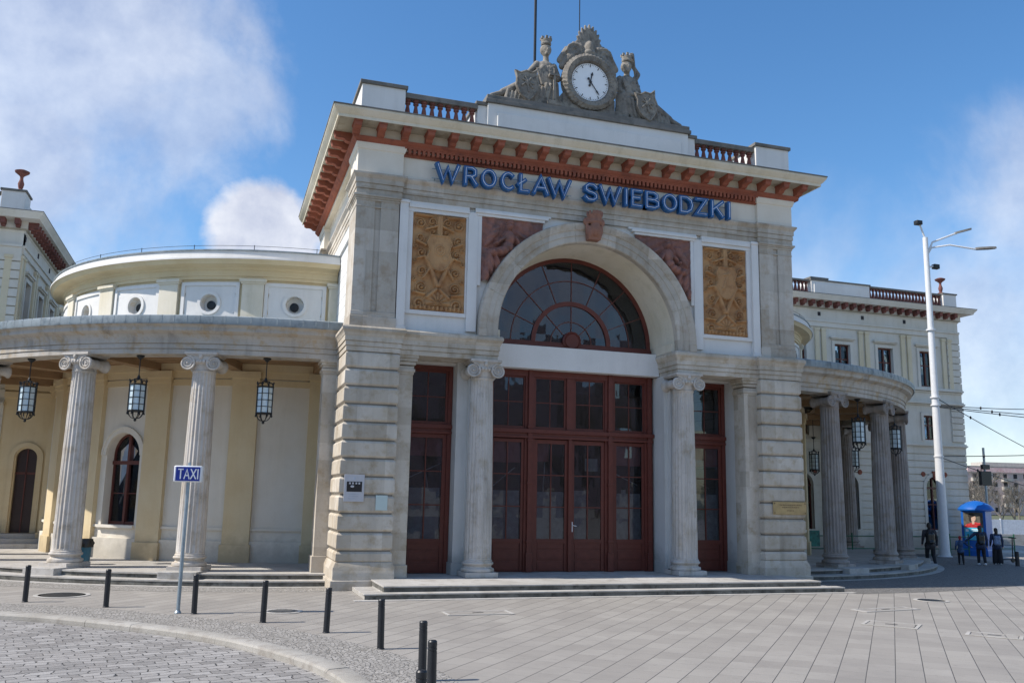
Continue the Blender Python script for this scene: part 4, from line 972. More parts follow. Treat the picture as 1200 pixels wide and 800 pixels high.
def hand(nm, ang, L, w, y):
    h_ = MB(); s_, c_ = sin(ang), cos(ang); R2 = lambda u, v: (u*c_+v*s_, zc-u*s_+v*c_)
    h_.prism_y([R2(*p) for p in ((-.018,-.16),(.018,-.16),(.016,.0),(w*.4,L*.62),(w,L*.72),(0,L),(-w,L*.72),(-w*.4,L*.62),(-.016,0))], y-.012, y)
    h_.lathe([(.045,y-.016),(.045,y)], 16, (R2(0,0)[0],0,zc), axis='y'); h_.lathe([(.04,y-.014),(.04,y)], 12, (R2(0,-.12)[0],0,R2(0,-.12)[1]), axis='y')
    obj(nm, h_, 'black', ck)
hand('hour_hand', radians(12.4), .36, .045, -.200); hand('minute_hand', radians(144), .52, .030, -.216)
# crest : shell fan, two rosette scrolls, small mask
mb = MB()
for k in range(13):
    t = -1+2*k/12; a = t*1.35; L = (.98-.32*abs(t)**1.5)
    for j in range(2): mb.cap((sin(a)*.22, .02-.04*j, zc+.95+cos(a)*.12), (sin(a)*L*.62, -.02-.06*(1-abs(t)), zc+1.02+cos(a)*L*.86), .07, .045, 8)
for sg in (-1, 1):
    mb.lathe([(.27,-.12),(.29,-.02),(.27,.12)], 24, (sg*.50,0,zc+.90), axis='y')
    for k in range(20):
        t = k/20; a = t*4*pi; r = .26*(1-t)+.03; a2 = (t+.05)*4*pi; r2 = .26*(1-t-.05)+.03
        mb.cap((sg*(.5+r*cos(a)), -.13, zc+.9+r*sin(a)), (sg*(.5+r2*cos(a2)), -.13, zc+.9+r2*sin(a2)), .04, .035, 6)
    mb.cap((sg*.62, .0, zc+.72), (sg*.88, .02, zc+.42), .19, .12); mb.cap((sg*.3, -.08, zc+1.1), (sg*.52, -.02, zc+1.22), .09, .06)
    mb.cap((sg*.75, 0, zc+1.0), (sg*.98, .02, zc+.6), .09, .1)
mb.ell((0,-.14,zc+1.12),(.12,.13,.2)); mb.ell((0,-.15,zc+.93),(.2,.12,.09)); mb.cap((-.55,.05,zc+.8),(.55,.05,zc+.8),.16,.16); mb.cap((0,.05,zc+.9),(0,.05,zc+1.4),.3,.15)
obj('crest', blob('crest', mb, .024, 1), 'statue', ck).scale.z = 1.05

# ------------------------------------------------------------------ statues
def statue(s, label):
    root = empty('allegorical_statue', label, 'statue', (s*1.35, .55, 14.56), group=None)
    X = lambda x, y, z: (s*x, y, z)      # x outward from clock
    lf = s < 0
    b = MB(); c = b.cap
    # pelvis, torso, head
    b.ell(X(.12,.0,.38),(.30,.24,.24)); c(X(.10,.02,.42), X(.08,.02,.95), .23, .25); b.ell(X(.08,0,1.18),(.31,.19,.22)); c(X(.06,0,1.30), X(.07,-.02,1.5), .10, .09)
    hx, hy, hz = (.08,-.05,1.68) if lf else (.02,-.10,1.60)
    b.ell(X(hx,hy,hz),(.145,.165,.19)); b.ell(X(hx,hy-.15,hz-.02),(.03,.04,.05)); b.ell(X(hx,hy-.11,hz-.12),(.08,.06,.06)); b.ell(X(hx,hy+.03,hz+.03),(.185,.19,.17))
    # brow, eyes and mouth ridges
    b.ell(X(hx-.05,hy-.15,hz+.02),(.03,.015,.015)); b.ell(X(hx+.05,hy-.15,hz+.02),(.03,.015,.015)); b.ell(X(hx,hy-.155,hz-.09),(.04,.015,.013))
    # bust, shoulders
    for q in (-.11, .13): b.ell(X(.08+q,-.16,1.12),(.10,.09,.10))
    # inner arm, bent to the front holding a sword / staff ; outer arm laid on the shield
    if lf:
        c(X(-.20,.0,1.26), X(-.33,-.05,.92), .11, .095); c(X(-.33,-.05,.92), X(-.02,-.30,.86), .09, .06); b.ell(X(.02,-.32,.86),(.075,.06,.07))
        c(X(.36,.0,1.26), X(.62,-.05,.98), .11, .09); c(X(.62,-.05,.98), X(.88,-.2,.80), .08, .055); b.ell(X(.92,-.22,.79),(.08,.05,.05))
        for k in range(4): c(X(.90+.02*k,-.27+.0*k,.79-.02*k), X(.95+.02*k,-.30,.72-.02*k), .018, .015, 6)
        for k in range(4): c(X(.06,-.37,.91-.03*k), X(-.02,-.39,.90-.03*k), .018, .016, 6)
    else:
        c(X(-.20,.0,1.24), X(-.22,-.08,.86), .11, .09); c(X(-.22,-.08,.86), X(.22,-.32,.74), .085, .055); b.ell(X(.30,-.34,.73),(.09,.05,.05))
        for k in range(4): c(X(.32+.02*k,-.37,.74-.02*k), X(.42,-.38,.70-.03*k), .018, .015, 6)
        c(X(.32,.05,1.26), X(.50,.08,1.52), .10, .085); c(X(.50,.08,1.52), X(.25,.02,1.78), .08, .055); b.ell(X(.22,0,1.82),(.07,.06,.07))
    # legs under drapery : near thigh raised, shins slanting outwards to the feet
    c(X(.15,-.10,.36), X(.80,-.18,.58), .21, .17); c(X(.80,-.18,.58), X(1.50,-.16,.24), .155, .10)
    c(X(.2,.12,.30), X(.9,.08,.30), .2, .17); c(X(.9,.08,.30), X(1.55,-.02,.16), .17, .11)
    c(X(1.50,-.16,.22), X(1.86,-.20,.10), .085, .05); c(X(1.5,.0,.14), X(1.72,-.05,.08), .08, .05)
    body = obj('body', blob('body', b, .020, 2), 'statue', root)
    d = MB()          # drapery folds over lap and legs
    rnd = random.Random(3+s)
    for k in range(11):
        t = k/10; d.cap(X(.0+t*1.35, -.30+.05*t, .60-.35*t+.05*sin(k*2)), X(.15+t*1.25, -.26, .05), .055, .085, 6)
    for k in range(9): d.cap(X(-.15+.07*k, -.20, 1.22-.02*k), X(.02+.03*k, -.25, .62), .035, .045, 6)
    for k in range(6): d.cap(X(-.28+.03*k, -.05-.03*k, .75), X(-.30+.05*k, -.1-.03*k, .02), .07, .09, 6)
    for k in range(7): d.cap(X(.6+.14*k, .05, .5-.05*k), X(.5+.17*k, .12, .02), .09, .09, 6)
    d.cap(X(-.2,-.05,1.3), X(.3,-.2,1.05), .05, .05); d.cap(X(.35,.0,1.3), X(.0,-.22,1.0), .05, .05)
    obj('drapery', blob('drapery', d, .020, 1), 'statue', root)
    cr = MB(); ch = hz+.15; cr.lathe([(.15,0),(.165,.04),(.15,.08),(.165,.16),(.12,.16),(.12,.02)], 18, X(hx,hy,ch))
    for k in range(7):
        a = 2*pi*k/7; cr.box(s*hx+.15*cos(a)-.035, s*hx+.15*cos(a)+.035, hy+.15*sin(a)-.03, hy+.15*sin(a)+.03, ch+.16, ch+.23)
    obj('mural_crown', cr, 'statue', root)
    sh = MB()
    sc = X(.80,-.42,.46) if lf else X(.55,-.45,.42)
    poly = [(-.36,.40),(-.2,.34),(0,.40),(.2,.34),(.36,.42),(.32,.2),(.37,.0),(.30,-.22),(.12,-.40),(0,-.48),(-.12,-.40),(-.30,-.22),(-.37,0),(-.32,.2)]
    tl = -.12*s if lf else .2*s
    R2 = lambda u, v: (sc[0]+u*cos(tl)-v*sin(tl), sc[2]+u*sin(tl)+v*cos(tl))
    sh.prism_y([R2(*p) for p in poly], sc[1]-.04, sc[1]+.05)
    pr = [R2(p[0]*.93, p[1]*.93) for p in poly]
    for i in range(len(pr)): q = pr[(i+1)%len(pr)]; sh.tube([(pr[i][0], sc[1]-.045, pr[i][1]), (q[0], sc[1]-.045, q[1])], .022, 6)
    for k in range(7):
        u, v = .18*cos(k*2.4), .2*sin(k*2.4); a_ = R2(u, v); b_ = R2(u*.3, v*.2+.05); sh.cap((a_[0], sc[1]-.05, a_[1]), (b_[0], sc[1]-.055, b_[1]), .035, .025, 6)
    sh.ell((sc[0], sc[1]-.06, sc[2]+.05), (.07,.03,.1)) 
    obj('shield', sh, 'statue', root)
    if lf:
        sw = MB(); sw.prism_y([(.05,.10),(.13,.10),(.11,.86),(.05,.86)], -.44, -.38); sw.box(-.08, .24, -.45, -.37, .84, .90); sw.tube([(.08,-.41,.9),(.08,-.41,1.05)], .03, 8); sw.box(-.12, .3, -.48, -.25, .0, .12)
        obj('sword', sw, 'statue', root)
    else:
        tb = MB(); tb.cap(X(.30,-.02,1.86), X(.42,.05,1.25), .05, .03); tb.cap(X(.30,-.02,1.86), X(.24,-.03,2.02), .05, .08); tb.cap(X(.42,.05,1.3), X(.62,.05,.7), .06, .09)
        obj('staff', blob('staff', tb, .02, 1), 'statue', root)
    root.scale = (1.03, 1.0, 1.18)
    return root
statue(-1, 'grey stone seated figure with crown, shield and sword, left of the clock')
statue(1, 'grey stone seated figure with bowed crowned head and raised arm, right of the clock')

# ------------------------------------------------------------------ roof poles
mb = MB(); mb.tube([(0,0,0),(0,0,8.6)], .055, 8); mb.lathe([(.12,0),(.12,.1),(.06,.16)], 12)
tag(obj('flagpole', mb, 'iron', None, (-.24, 5, 13.4)), 'tall dark bare flagpole on the roof behind the left statue', 'pole')
mb = MB(); mb.tube([(0,0,0),(0,0,8.6)], [.02]*2, 6); mb.lathe([(.06,0),(.06,.05),(.02,.1)], 8)
tag(obj('lightning_rod', mb, 'iron', None, (1.56, 5, 13.4)), 'thin lightning rod on the roof behind the clock crest', 'rod')

# ------------------------------------------------------------------ lanterns
def make_lantern():
    r = empty('hanging_lantern', 'x', 'lantern'); n = 8; R = .235
    f = MB(); f.tube([(0,0,0),(0,0,-.68)], .016, 6); f.lathe([(.10,0),(.12,-.03),(.06,-.09),(.025,-.12)], 14)
    for k in range(3): f.ell((0,0,-.60-.05*k),(.028,.012,.03),8,6)
    obj('hanger', f, 'iron', r)
    f = MB(); z1, z0 = -.86, -1.62
    P = [(R*cos(2*pi*(k+.5)/n), R*sin(2*pi*(k+.5)/n)) for k in range(n)]
    for k in range(n):
        a, b = P[k], P[(k+1)%n]; f.box(a[0]-.013, a[0]+.013, a[1]-.013, a[1]+.013, z0-.06, z1+.10)
        f.ell((a[0]*1.05, a[1]*1.05, z1+.12), (.022,.022,.035), 6, 5); f.ell((a[0]*1.03, a[1]*1.03, z0-.08), (.02,.02,.03), 6, 5)
        for j in range(5): z = z0+(z1-z0)*j/4; f.tube([(*a, z), (*b, z)], .022 if j in (0, 4) else .009, 4)
        f.tube([(a[0]*1.06, a[1]*1.06, z1), (b[0]*1.06, b[1]*1.06, z1)], .018, 4)
        # roof and foot scrolls
        f.tube([(a[0]*(1-t)**.5, a[1]*(1-t)**.5, z1+.02+.16*sin(t*pi/2)+.03*sin(t*7)) for t in [q/7 for q in range(8)]], .010, 5)
        f.tube([(a[0]*.9*cos(t*pi/2)**.8, a[1]*.9*cos(t*pi/2)**.8, z0-.02-.20*sin(t*pi/2)) for t in [q/7 for q in range(8)]], .012, 5)
    f.ell((0,0,z0-.26),(.04,.04,.05)); f.lathe([(R*.95,z0-.01),(R*.95,z0+.01),(.02,z0+.01)], 8); f.lathe([(.05,z1+.16),(.04,z1+.24),(.015,z1+.28)], 10)
    obj('frame', f, 'iron', r)
    g = MB(); g.lathe([(R*.94,z0+.01),(R*.94,z1)], 8); g.v = [(x*cos(pi/8)-y*sin(pi/8), x*sin(pi/8)+y*cos(pi/8), z) for x, y, z in g.v]; obj('glass_cylinder', g, 'lglass', r, smooth=0)
    return r
LA = make_lantern(); LA['group'] = 'lanterns hanging in the colonnades'
first = True
def lpt(s, a, R=RC): p = pt(s, R, a); return (p[0], p[1], 6.36)
for loc, lab in ((lpt(-1, .157), 'black octagonal lantern hanging nearest the pavilion in the left colonnade'),
                 (lpt(-1, .449), 'black octagonal lantern hanging between the two nearest columns of the left colonnade'),
                 (lpt(-1, .762), 'black octagonal lantern at the far left edge of the left colonnade'),
                 (lpt(1, .385), 'large lantern between the first two columns of the right colonnade'),
                 (lpt(1, .72), 'lantern between the second and third columns of the right colonnade'),
                 ((20.23, 13.5, 6.0), 'small lantern in front of the right wing wall, seen right of the first column'),
                 ((17.75, 13.4, 5.75), 'small lantern beside the yellow pilaster of the right colonnade')):
    o = LA if first else copy_tree(LA)
    first = False; o.location = loc; o['label'] = lab
    if loc[2] < 6.3:
        h_ = MB(); h_.tube([(0,0,0),(0,0,6.62-loc[2])], .014, 6); obj('hanging_rod', h_, 'iron', o)

# ------------------------------------------------------------------ plaques
pl = empty('information_plaque', 'pale plaque with a black picture on the left pier', 'plaque', (-6.93, -.02, 2.66))
mb = MB(); mb.box(-.27, .27, -.02, 0, -.36, .36); obj('plate', mb, 'plate', pl, bevel=.004)
mb = MB(); mb.box(-.20, .21, -.024, -.02, -.10, .17); obj('picture', mb, 'black', pl, smooth=0)
mb = MB()
for i in range(3): mb.box(-.14, .16-.05*i, -.024, -.0205, -.17-.06*i, -.155-.06*i)
mb.box(-.03, .03, -.024, -.0205, .22, .28); obj('lettering', mb, 'film', pl, smooth=0)
mb = MB()
for x in (-.12, -.04, .05, .13): mb.box(x-.02, x+.025, -.027, -.0245, .10, .15)
mb.ell((-.05,-.025,.04),(.05,.004,.03)); obj('picture_detail', mb, 'plate', pl)
mb = MB(); mb.box(-.16, .16, -.012, 0, -.2, .2); tag(obj('notice', mb, 'mint', None, (-6.17, -.012, 2.28), bevel=.003), 'small pale green blank notice on the left pier', 'notice')
br = empty('brass_plaque', 'brown brass memorial plaque screwed to the right pier', 'plaque', (6.74, -.02, 2.32))
mb = MB(); mb.box(-.62, .60, -.03, 0, -.19, .20); obj('plate', mb, 'brass', br, bevel=.006)
mb = MB()
for (z, w) in ((.10, .38), (.03, .30), (-.07, .12)):
    x = -w
    while x < w: ww = random.uniform(.02, .06); mb.box(x, x+ww, -.034, -.0305, z-.014, z+.014); x += ww+.018
for x in (-.57, .55):
    for z in (-.14, .15): sc2 = MB(); sc2.lathe([(.02,-.045),(.02,-.03)], 10, (x,0,z), axis='y'); obj('screw', sc2, 'brassd', br)
obj('lettering', mb, 'brassd', br, smooth=0)
mb = MB(); mb.box(-.13, .13, -.13, .13, 0, .16); mb.box(-.1, .1, -.15, -.12, .02, .14); tag(obj('floodlight', mb, 'iron', None, (2.98, .62, .286), bevel=.01), 'small black floodlight on the platform right of the doors', 'floodlight')

# ------------------------------------------------------------------ GROUND
KB = [(-80,-.6),(-25,-1.0),(-19,-1.5),(-16.5,-2.2),(-14.5,-3.15),(-13.4,-3.8),(-12.2,-4.85),(-10.85,-6.15),(-9.78,-7.6),(-9.03,-9.07),(-8.52,-10.4),(-8.28,-11.9),(-8.3,-14),(-8.6,-17),(-9.4,-22),(-10.5,-30),(-10.5,-80)]
def smooth_path(P, n=6):
    out = []
    for i in range(len(P)-1):
        p0, p1, p2, p3 = [Vector(P[max(0, min(len(P)-1, i+k))]) for k in (-1, 0, 1, 2)]
        for k in range(n):
            t = k/n; out.append(tuple(.5*((2*p1)+(p2-p0)*t+(2*p0-5*p1+4*p2-p3)*t*t+(-p0+3*p1-3*p2+p3)*t**3)))
    out.append(tuple(P[-1])); return out
KS = smooth_path(KB[1:-1], 8)
def ground_mat(name, fn):
    m, nt, p, pos = base_mat(name); col, hgt, ro = fn(nt, pos)
    nt.links.new(col, p.inputs['Base Color']); p.inputs['Roughness'].default_value = ro
    b = nn(nt, 'ShaderNodeBump', i_Strength=.6, i_Distance=.02); nt.links.new(hgt, b.inputs['Height']); nt.links.new(b.outputs[0], p.inputs['Normal']); M[name] = m; return m
def f_slab(nt, pos):
    mp = nn(nt, 'ShaderNodeMapping'); mp.inputs['Rotation'].default_value = (0, 0, radians(-49)); nt.links.new(pos, mp.inputs[0])
    bt = nn(nt, 'ShaderNodeTexBrick', offset=.5); nt.links.new(mp.outputs[0], bt.inputs['Vector'])
    for k, v in (('Scale', 1), ('Mortar Size', .004), ('Mortar Smooth', .3), ('Brick Width', .60), ('Row Height', .40), ('Bias', -.2)): bt.inputs[k].default_value = v
    bt.inputs['Color1'].default_value = (.265, .245, .218, 1); bt.inputs['Color2'].default_value = (.325, .303, .270, 1); bt.inputs['Mortar'].default_value = (.17, .165, .155, 1)
    # deep long joints between the rows
    sp = nn(nt, 'ShaderNodeSeparateXYZ'); nt.links.new(mp.outputs[0], sp.inputs[0])
    fr = math_(nt, 'FRACT', math_(nt, 'DIVIDE', sp.outputs[1], .40)); d = math_(nt, 'ABSOLUTE', math_(nt, 'SUBTRACT', fr, .5)); ln = ramp(nt, d, .481, .493)
    col = mixc(nt, ln, bt.outputs[0], (.05, .048, .045))
    col = mixc(nt, math_(nt, 'MULTIPLY', ramp(nt, noise(nt, pos, .45, 7, .68), .45, .68), .5), col, (.185, .17, .155))
    col = mixc(nt, math_(nt, 'MULTIPLY', ramp(nt, noise(nt, pos, 4, 8, .74), .58, .72), .5), col, (.12, .11, .10))
    col = mixc(nt, math_(nt, 'MULTIPLY', ramp(nt, noise(nt, pos, 60, 3), .55, .75), .35), col, (.43, .41, .375))
    h = math_(nt, 'SUBTRACT', math_(nt, 'MULTIPLY', noise(nt, pos, 50, 3), .25), math_(nt, 'ADD', bt.outputs[1], ln)); return col, h, .8
def f_sett(nt, pos):
    # granite setts laid in uneven rows: brick pattern, warped
    mp = nn(nt, 'ShaderNodeMapping'); mp.inputs['Rotation'].default_value = (0, 0, radians(-14)); nt.links.new(pos, mp.inputs[0])
    wn = nn(nt, 'ShaderNodeTexNoise', i_Scale=2.2, i_Detail=2); nt.links.new(mp.outputs[0], wn.inputs['Vector'])
    vm = nn(nt, 'ShaderNodeVectorMath', operation='MULTIPLY_ADD'); nt.links.new(wn.outputs[1], vm.inputs[0]); vm.inputs[1].default_value = (.34, .26, 0); nt.links.new(mp.outputs[0], vm.inputs[2])
    bt = nn(nt, 'ShaderNodeTexBrick', offset=.5); nt.links.new(vm.outputs[0], bt.inputs['Vector'])
    for k, v in (('Scale', 1), ('Mortar Size', .012), ('Mortar Smooth', .6), ('Brick Width', .31), ('Row Height', .20), ('Bias', 0)): bt.inputs[k].default_value = v
    bt.inputs['Color1'].default_value = (.20, .19, .178, 1); bt.inputs['Color2'].default_value = (.36, .345, .325, 1); bt.inputs['Mortar'].default_value = (.03, .028, .025, 1)
    col = mixc(nt, math_(nt, 'MULTIPLY', ramp(nt, noise(nt, pos, 1.4, 6, .7), .42, .7), .4), bt.outputs[0], (.24, .22, .20))
    col = mixc(nt, math_(nt, 'MULTIPLY', ramp(nt, noise(nt, pos, 30, 4), .5, .75), .4), col, (.42, .41, .40))
    col = mixc(nt, math_(nt, 'MULTIPLY', ramp(nt, noise(nt, pos, 45, 4), .55, .75), .35), col, (.10, .10, .10))
    h = math_(nt, 'SUBTRACT', math_(nt, 'MULTIPLY', noise(nt, pos, 14, 4), .6), math_(nt, 'MULTIPLY', bt.outputs[1], 1.6)); return col, h, .62
def f_mosaic(nt, pos):
    vo = nn(nt, 'ShaderNodeTexVoronoi', feature='DISTANCE_TO_EDGE', i_Scale=14, i_Randomness=.8); nt.links.new(pos, vo.inputs['Vector'])
    vc = nn(nt, 'ShaderNodeTexVoronoi', i_Scale=14, i_Randomness=.8); nt.links.new(pos, vc.inputs['Vector'])
    e = ramp(nt, vo.outputs[0], .02, .10); sp = nn(nt, 'ShaderNodeSeparateColor'); nt.links.new(vc.outputs['Color'], sp.inputs[0])
    c = mixc(nt, sp.outputs[0], (.25, .235, .21), (.38, .36, .33)); col = mixc(nt, e, (.14, .13, .115), c); return col, e, .8
def f_asph(nt, pos):
    col = mixc(nt, ramp(nt, noise(nt, pos, .3, 6), .4, .65), (.11, .11, .115), (.16, .16, .16)); col = mixc(nt, math_(nt, 'MULTIPLY', ramp(nt, noise(nt, pos, 80, 3), .5, .7), .3), col, (.25, .25, .25)); return col, noise(nt, pos, 80, 3), .85
def f_earth(nt, pos):
    col = mixc(nt, ramp(nt, noise(nt, pos, .08, 6), .4, .65), (.07, .09, .035), (.13, .12, .075)); return col, noise(nt, pos, 20, 4), .95
for n_, f_ in (('slabs', f_slab), ('setts', f_sett), ('mosaic', f_mosaic), ('mosaic_shaded', lambda nt, pos: (lambda r: (mixc(nt, .5, r[0], (.04, .04, .042)), r[1], .8))(f_mosaic(nt, pos))), ('asphalt', f_asph), ('earth', f_earth)): ground_mat(n_, f_)
def struct(name, mb, mat, **k): o = obj(name, mb, mat, None, **k); o['kind'] = 'structure'; return o
mb = MB(); mb.add([(-900,-900,-.14),(900,-900,-.14),(900,900,-.14),(-900,900,-.14)], [(0,1,2,3)]); struct('ground', mb, 'earth', smooth=0)
def sheet(name, poly, z, mat):
    me = bpy.data.meshes.new(name); me.from_pydata([(x, y, z) for x, y in poly], [], [tuple(range(len(poly)))])
    bm = bmesh.new(); bm.from_mesh(me); bmesh.ops.recalc_face_normals(bm, faces=bm.faces)
    if bm.faces[:][0].normal.z < 0: bmesh.ops.reverse_faces(bm, faces=bm.faces)
    bmesh.ops.triangulate(bm, faces=bm.faces); bm.to_mesh(me); bm.free(); o = obj(name, me, mat); o['kind'] = 'structure'; return o
sheet('plaza_paving', KS+[(-9.4,-80),(60,-80),(60,22),(-60,22),(-60,-1.0)], 0, 'slabs')
sheet('cobbled_road', [(-90,-1.5),(-25,-1.9)]+[(x-.25, y-.25) for x, y in KS]+[(-10,-90),(-90,-90)], -.11, 'setts')
sheet('street', [(60,-80),(300,-80),(300,60),(-60,60),(-60,22),(60,22)], -.06, 'asphalt')
# kerb stones following the curve
def offset(P, d):
    out = []
    for i, p in enumerate(P):
        a, b = Vector(P[max(0, i-1)]), Vector(P[min(len(P)-1, i+1)]); t = (b-a).normalized(); out.append((p[0]+t.y*d, p[1]-t.x*d))
    return out
# resample to stones about 1.25 m long
L_ = [0]
for a, b in zip(KS, KS[1:]): L_.append(L_[-1]+hypot(b[0]-a[0], b[1]-a[1]))
def at(s_):
    for i in range(len(KS)-1):
        if L_[i+1] >= s_: t = (s_-L_[i])/(L_[i+1]-L_[i]); return (KS[i][0]+(KS[i+1][0]-KS[i][0])*t, KS[i][1]+(KS[i+1][1]-KS[i][1])*t)
    return KS[-1]
mb = MB(); s0 = .0
while s0 < L_[-1]-1.3:
    ln = 1.25+random.uniform(-.12, .12); dz = random.uniform(-.006, .008)
    path = [at(s0+.006+(ln-.012)*k/5) for k in range(6)]
    mb.sweep(path, [(.33,-.13),(.33,-.03+dz),(.31,-.0+dz),(.28,.012+dz),(.02,.016+dz),(-.0,.01+dz),(-.0,-.13)]); s0 += ln
kerb_ = struct('kerb', mb, 'kerbst')
mb = MB(); P1, P2 = offset(KS, -.0), offset(KS, -1.15)
mb.add([(x, y, .004) for x, y in P1]+[(x, y, .004) for x, y in P2], [(i, i+1, i+1+len(P1), i+len(P1)) for i in range(len(P1)-1)]); struct('mosaic_border', mb, 'mosaic', smooth=0)
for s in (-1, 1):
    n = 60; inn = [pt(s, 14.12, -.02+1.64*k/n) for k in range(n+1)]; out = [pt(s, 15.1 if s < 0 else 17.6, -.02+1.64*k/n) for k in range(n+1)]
    mb = MB(); mb.add([(x, y, .004) for x, y in inn]+[(x, y, .004) for x, y in out], [(i, i+1, i+n+2, i+n+1) for i in range(n)]); struct('mosaic_apron', mb, 'mosaic' if s < 0 else 'mosaic_shaded', smooth=0)  # right apron's mosaic is darkened to deepen the pavilion's shadow there
    mb = MB(); mb.sweep(arc(s, 14.12, -.02, 1.62, 60), [(-.3,0),(0,0),(0,.012),(-.3,.012)]); struct('granite_edging', mb, 'step')
mb = MB(); mb.box(-7.15, 7.15, -2.52, -2.29, 0, .010); struct('granite_edging', mb, 'step')
mb = MB(); mb.box(22, 60, 14.4, 16.5, -.02, .03); struct('pavement_edge', mb, 'step')
# covers
def cover(x, y, r, rect, label, grate=False, rz=0):
    t = empty('manhole_cover', label, 'manhole cover', (x, y, .004), rz)
    if rect:
        w, h = r
        mb = MB()
        for a in ((-w, w, -h, -h+.07), (-w, w, h-.07, h), (-w, -w+.07, -h+.07, h-.07), (w-.07, w, -h+.07, h-.07)): mb.box(a[0], a[1], a[2], a[3], 0, .010)
        obj('frame', mb, 'step', t); mb = MB(); mb.box(-w+.09, w-.09, -h+.09, h-.09, 0, .008); obj('lid', mb, 'slabs', t); mb = MB(); mb.box(-.12, .12, -.03, .03, .008, .012); obj('lifting_slot', mb, 'iron', t)
    else:
        mb = MB(); mb.lathe([(r,0),(r,.008),(r-.02,.010),(r-.10,.010),(r-.10,0)], 40); obj('frame', mb, 'step', t)
        mb = MB(); mb.lathe([(r-.10,.002),(.01,.002)], 32); mb.v = [(a, b, c) for a, b, c in mb.v]
        if grate:
            for k in range(-5, 6): hw = sqrt(max(0, (r-.1)**2-(k*.06)**2)); mb.box(-hw, hw, k*.06-.015, k*.06+.015, .003, .012)
        else: mb.lathe([(r-.16,.002),(r-.16,.010),(.01,.011)], 32)
        obj('lid', mb, 'iron' if not grate else 'cap', t)
cover(-13.74, -.24, .62, False, 'dark round manhole cover on the pavement between the two leftmost bollards')
cover(-8.91, -4.08, .42, False, 'round iron drain grate behind the kerb right of the taxi sign', True)
cover(-4.84, -5.03, (.75, .32), True, 'pale rectangular cover in the paving in front of the steps')
cover(3.3, -8.3, (.55, .40), True, 'square pale cover with dark slot in the front paving', rz=radians(-49))
cover(4.3, -10.0, (.50, .3), True, 'thin framed cover at the lower right of the paving', rz=radians(-49)) 
cover(5.11, -6.02, (.9, .25), True, 'long pale cover nearest the right end of the steps', rz=radians(8))
cover(7.9, -4.5, .45, False, 'dark round cover at the edge of the building shadow')
#cover(-4.97, -12.62, .42, False, 'round cover with pale ring at the bottom edge of the picture')

# ------------------------------------------------------------------ bollards, taxi sign, bin
def make_bollard(h=.80):
    r = empty('bollard', 'x', 'bollard'); mb = MB(); mb.lathe([(.057,-.02),(.057,h-.13),(.052,h-.127),(.052,h-.118),(.057,h-.115),(.057,h-.09),(.052,h-.087),(.052,h-.078),(.057,h-.075),(.057,h-.02),(.045,h-.004),(.01,h)], 20); obj('post', mb, 'bollard', r)
    mb = MB(); mb.lathe([(.066,0),(.066,.012),(.058,.02)], 20); obj('base_flange', mb, 'bollard', r); return r
BO = make_bollard(); BO['group'] = 'black bollards along the kerb'
BL = [(-14.3,-1.55,'leftmost black bollard along the kerb, in front of the left column'),(-12.52,-2.77,'second black bollard from the left along the kerb'),(-10.70,-4.19,'black bollard standing beside the taxi sign pole'),(-9.4,-5.71,'black bollard right of the taxi sign, near the round grate'),(-8.36,-7.25,'black bollard in front of the left pier'),
      (-7.70,-9.17,'black bollard in front of the entrance steps left end'),(-7.60,-11.85,'taller looking black bollard behind the two nearest ones'),(-7.86,-13.5,'black bollard at the bottom edge, right of the other near ones'),(-8.40,-15.3,'nearest black bollard, only its top showing at the bottom edge')]
for i, (x, y, lab) in enumerate(BL):
    o = BO if i == 0 else copy_tree(BO)
    o.location = (x, y, 0); o.rotation_euler = (random.uniform(-.015, .015), random.uniform(-.02, .02), random.uniform(0, 6)); o['label'] = lab
tx = empty('taxi_sign', 'blue illuminated box sign reading TAXI on a galvanised pole', 'sign', (-11.02, -4.05, 0))
mb = MB(); mb.tube([(0,0,0),(0,0,2.68)], .04, 14); mb.lathe([(.07,0),(.07,.02),(.045,.06)], 14); mb.tube([(0,0,3.0),(0,0,3.09)], .035, 8); obj('pole', mb, 'galv', tx)
bx = obj('sign_box', (lambda m: (m.box(-.29, .27, -.10, .14, 2.68, 3.02), m)[1])(MB()), 'signw', tx, rotz=radians(-6), bevel=.02)
mb = MB(); mb.box(-.25, .235, -.108, -.10, 2.705, 2.995); obj('sign_face', mb, 'taxi', bx); mb = MB(); mb.box(-.298, -.29, -.07, .11, 2.705, 2.995); obj('side_face', mb, 'taxi', bx)
mb = MB(); x = -.195
for ch, w in (('T',.085),('A',.10),('X',.095),('I',.0)):
    for k, stk in enumerate(GL[ch]): stroke(mb, [(x+w*u if ch != 'I' else x+.01, 2.755+.19*v) for u, v in stk], .024, -.114-.001*k, -.1085)
    x += w+.033
obj('lettering', mb, 'signw', bx, smooth=0)
bn = empty('litter_bin', 'blue litter bin with a black bag beside the left column', 'bin', (-14.02, 5.3, .30))
mb = MB(); mb.lathe([(.17,0),(.20,.5),(.215,.5),(.215,.54),(.19,.54),(.18,.1)], 20); obj('tub', mb, 'bin', bn)
mb = MB(); mb.lathe([(.19,.50),(.235,.50),(.245,.62),(.20,.74),(.10,.70)], 26, rf=lambda r, a, z: r*(1+.12*sin(a*7+z*20)+.07*sin(a*13))); obj('bin_bag', mb, 'bag', bn)

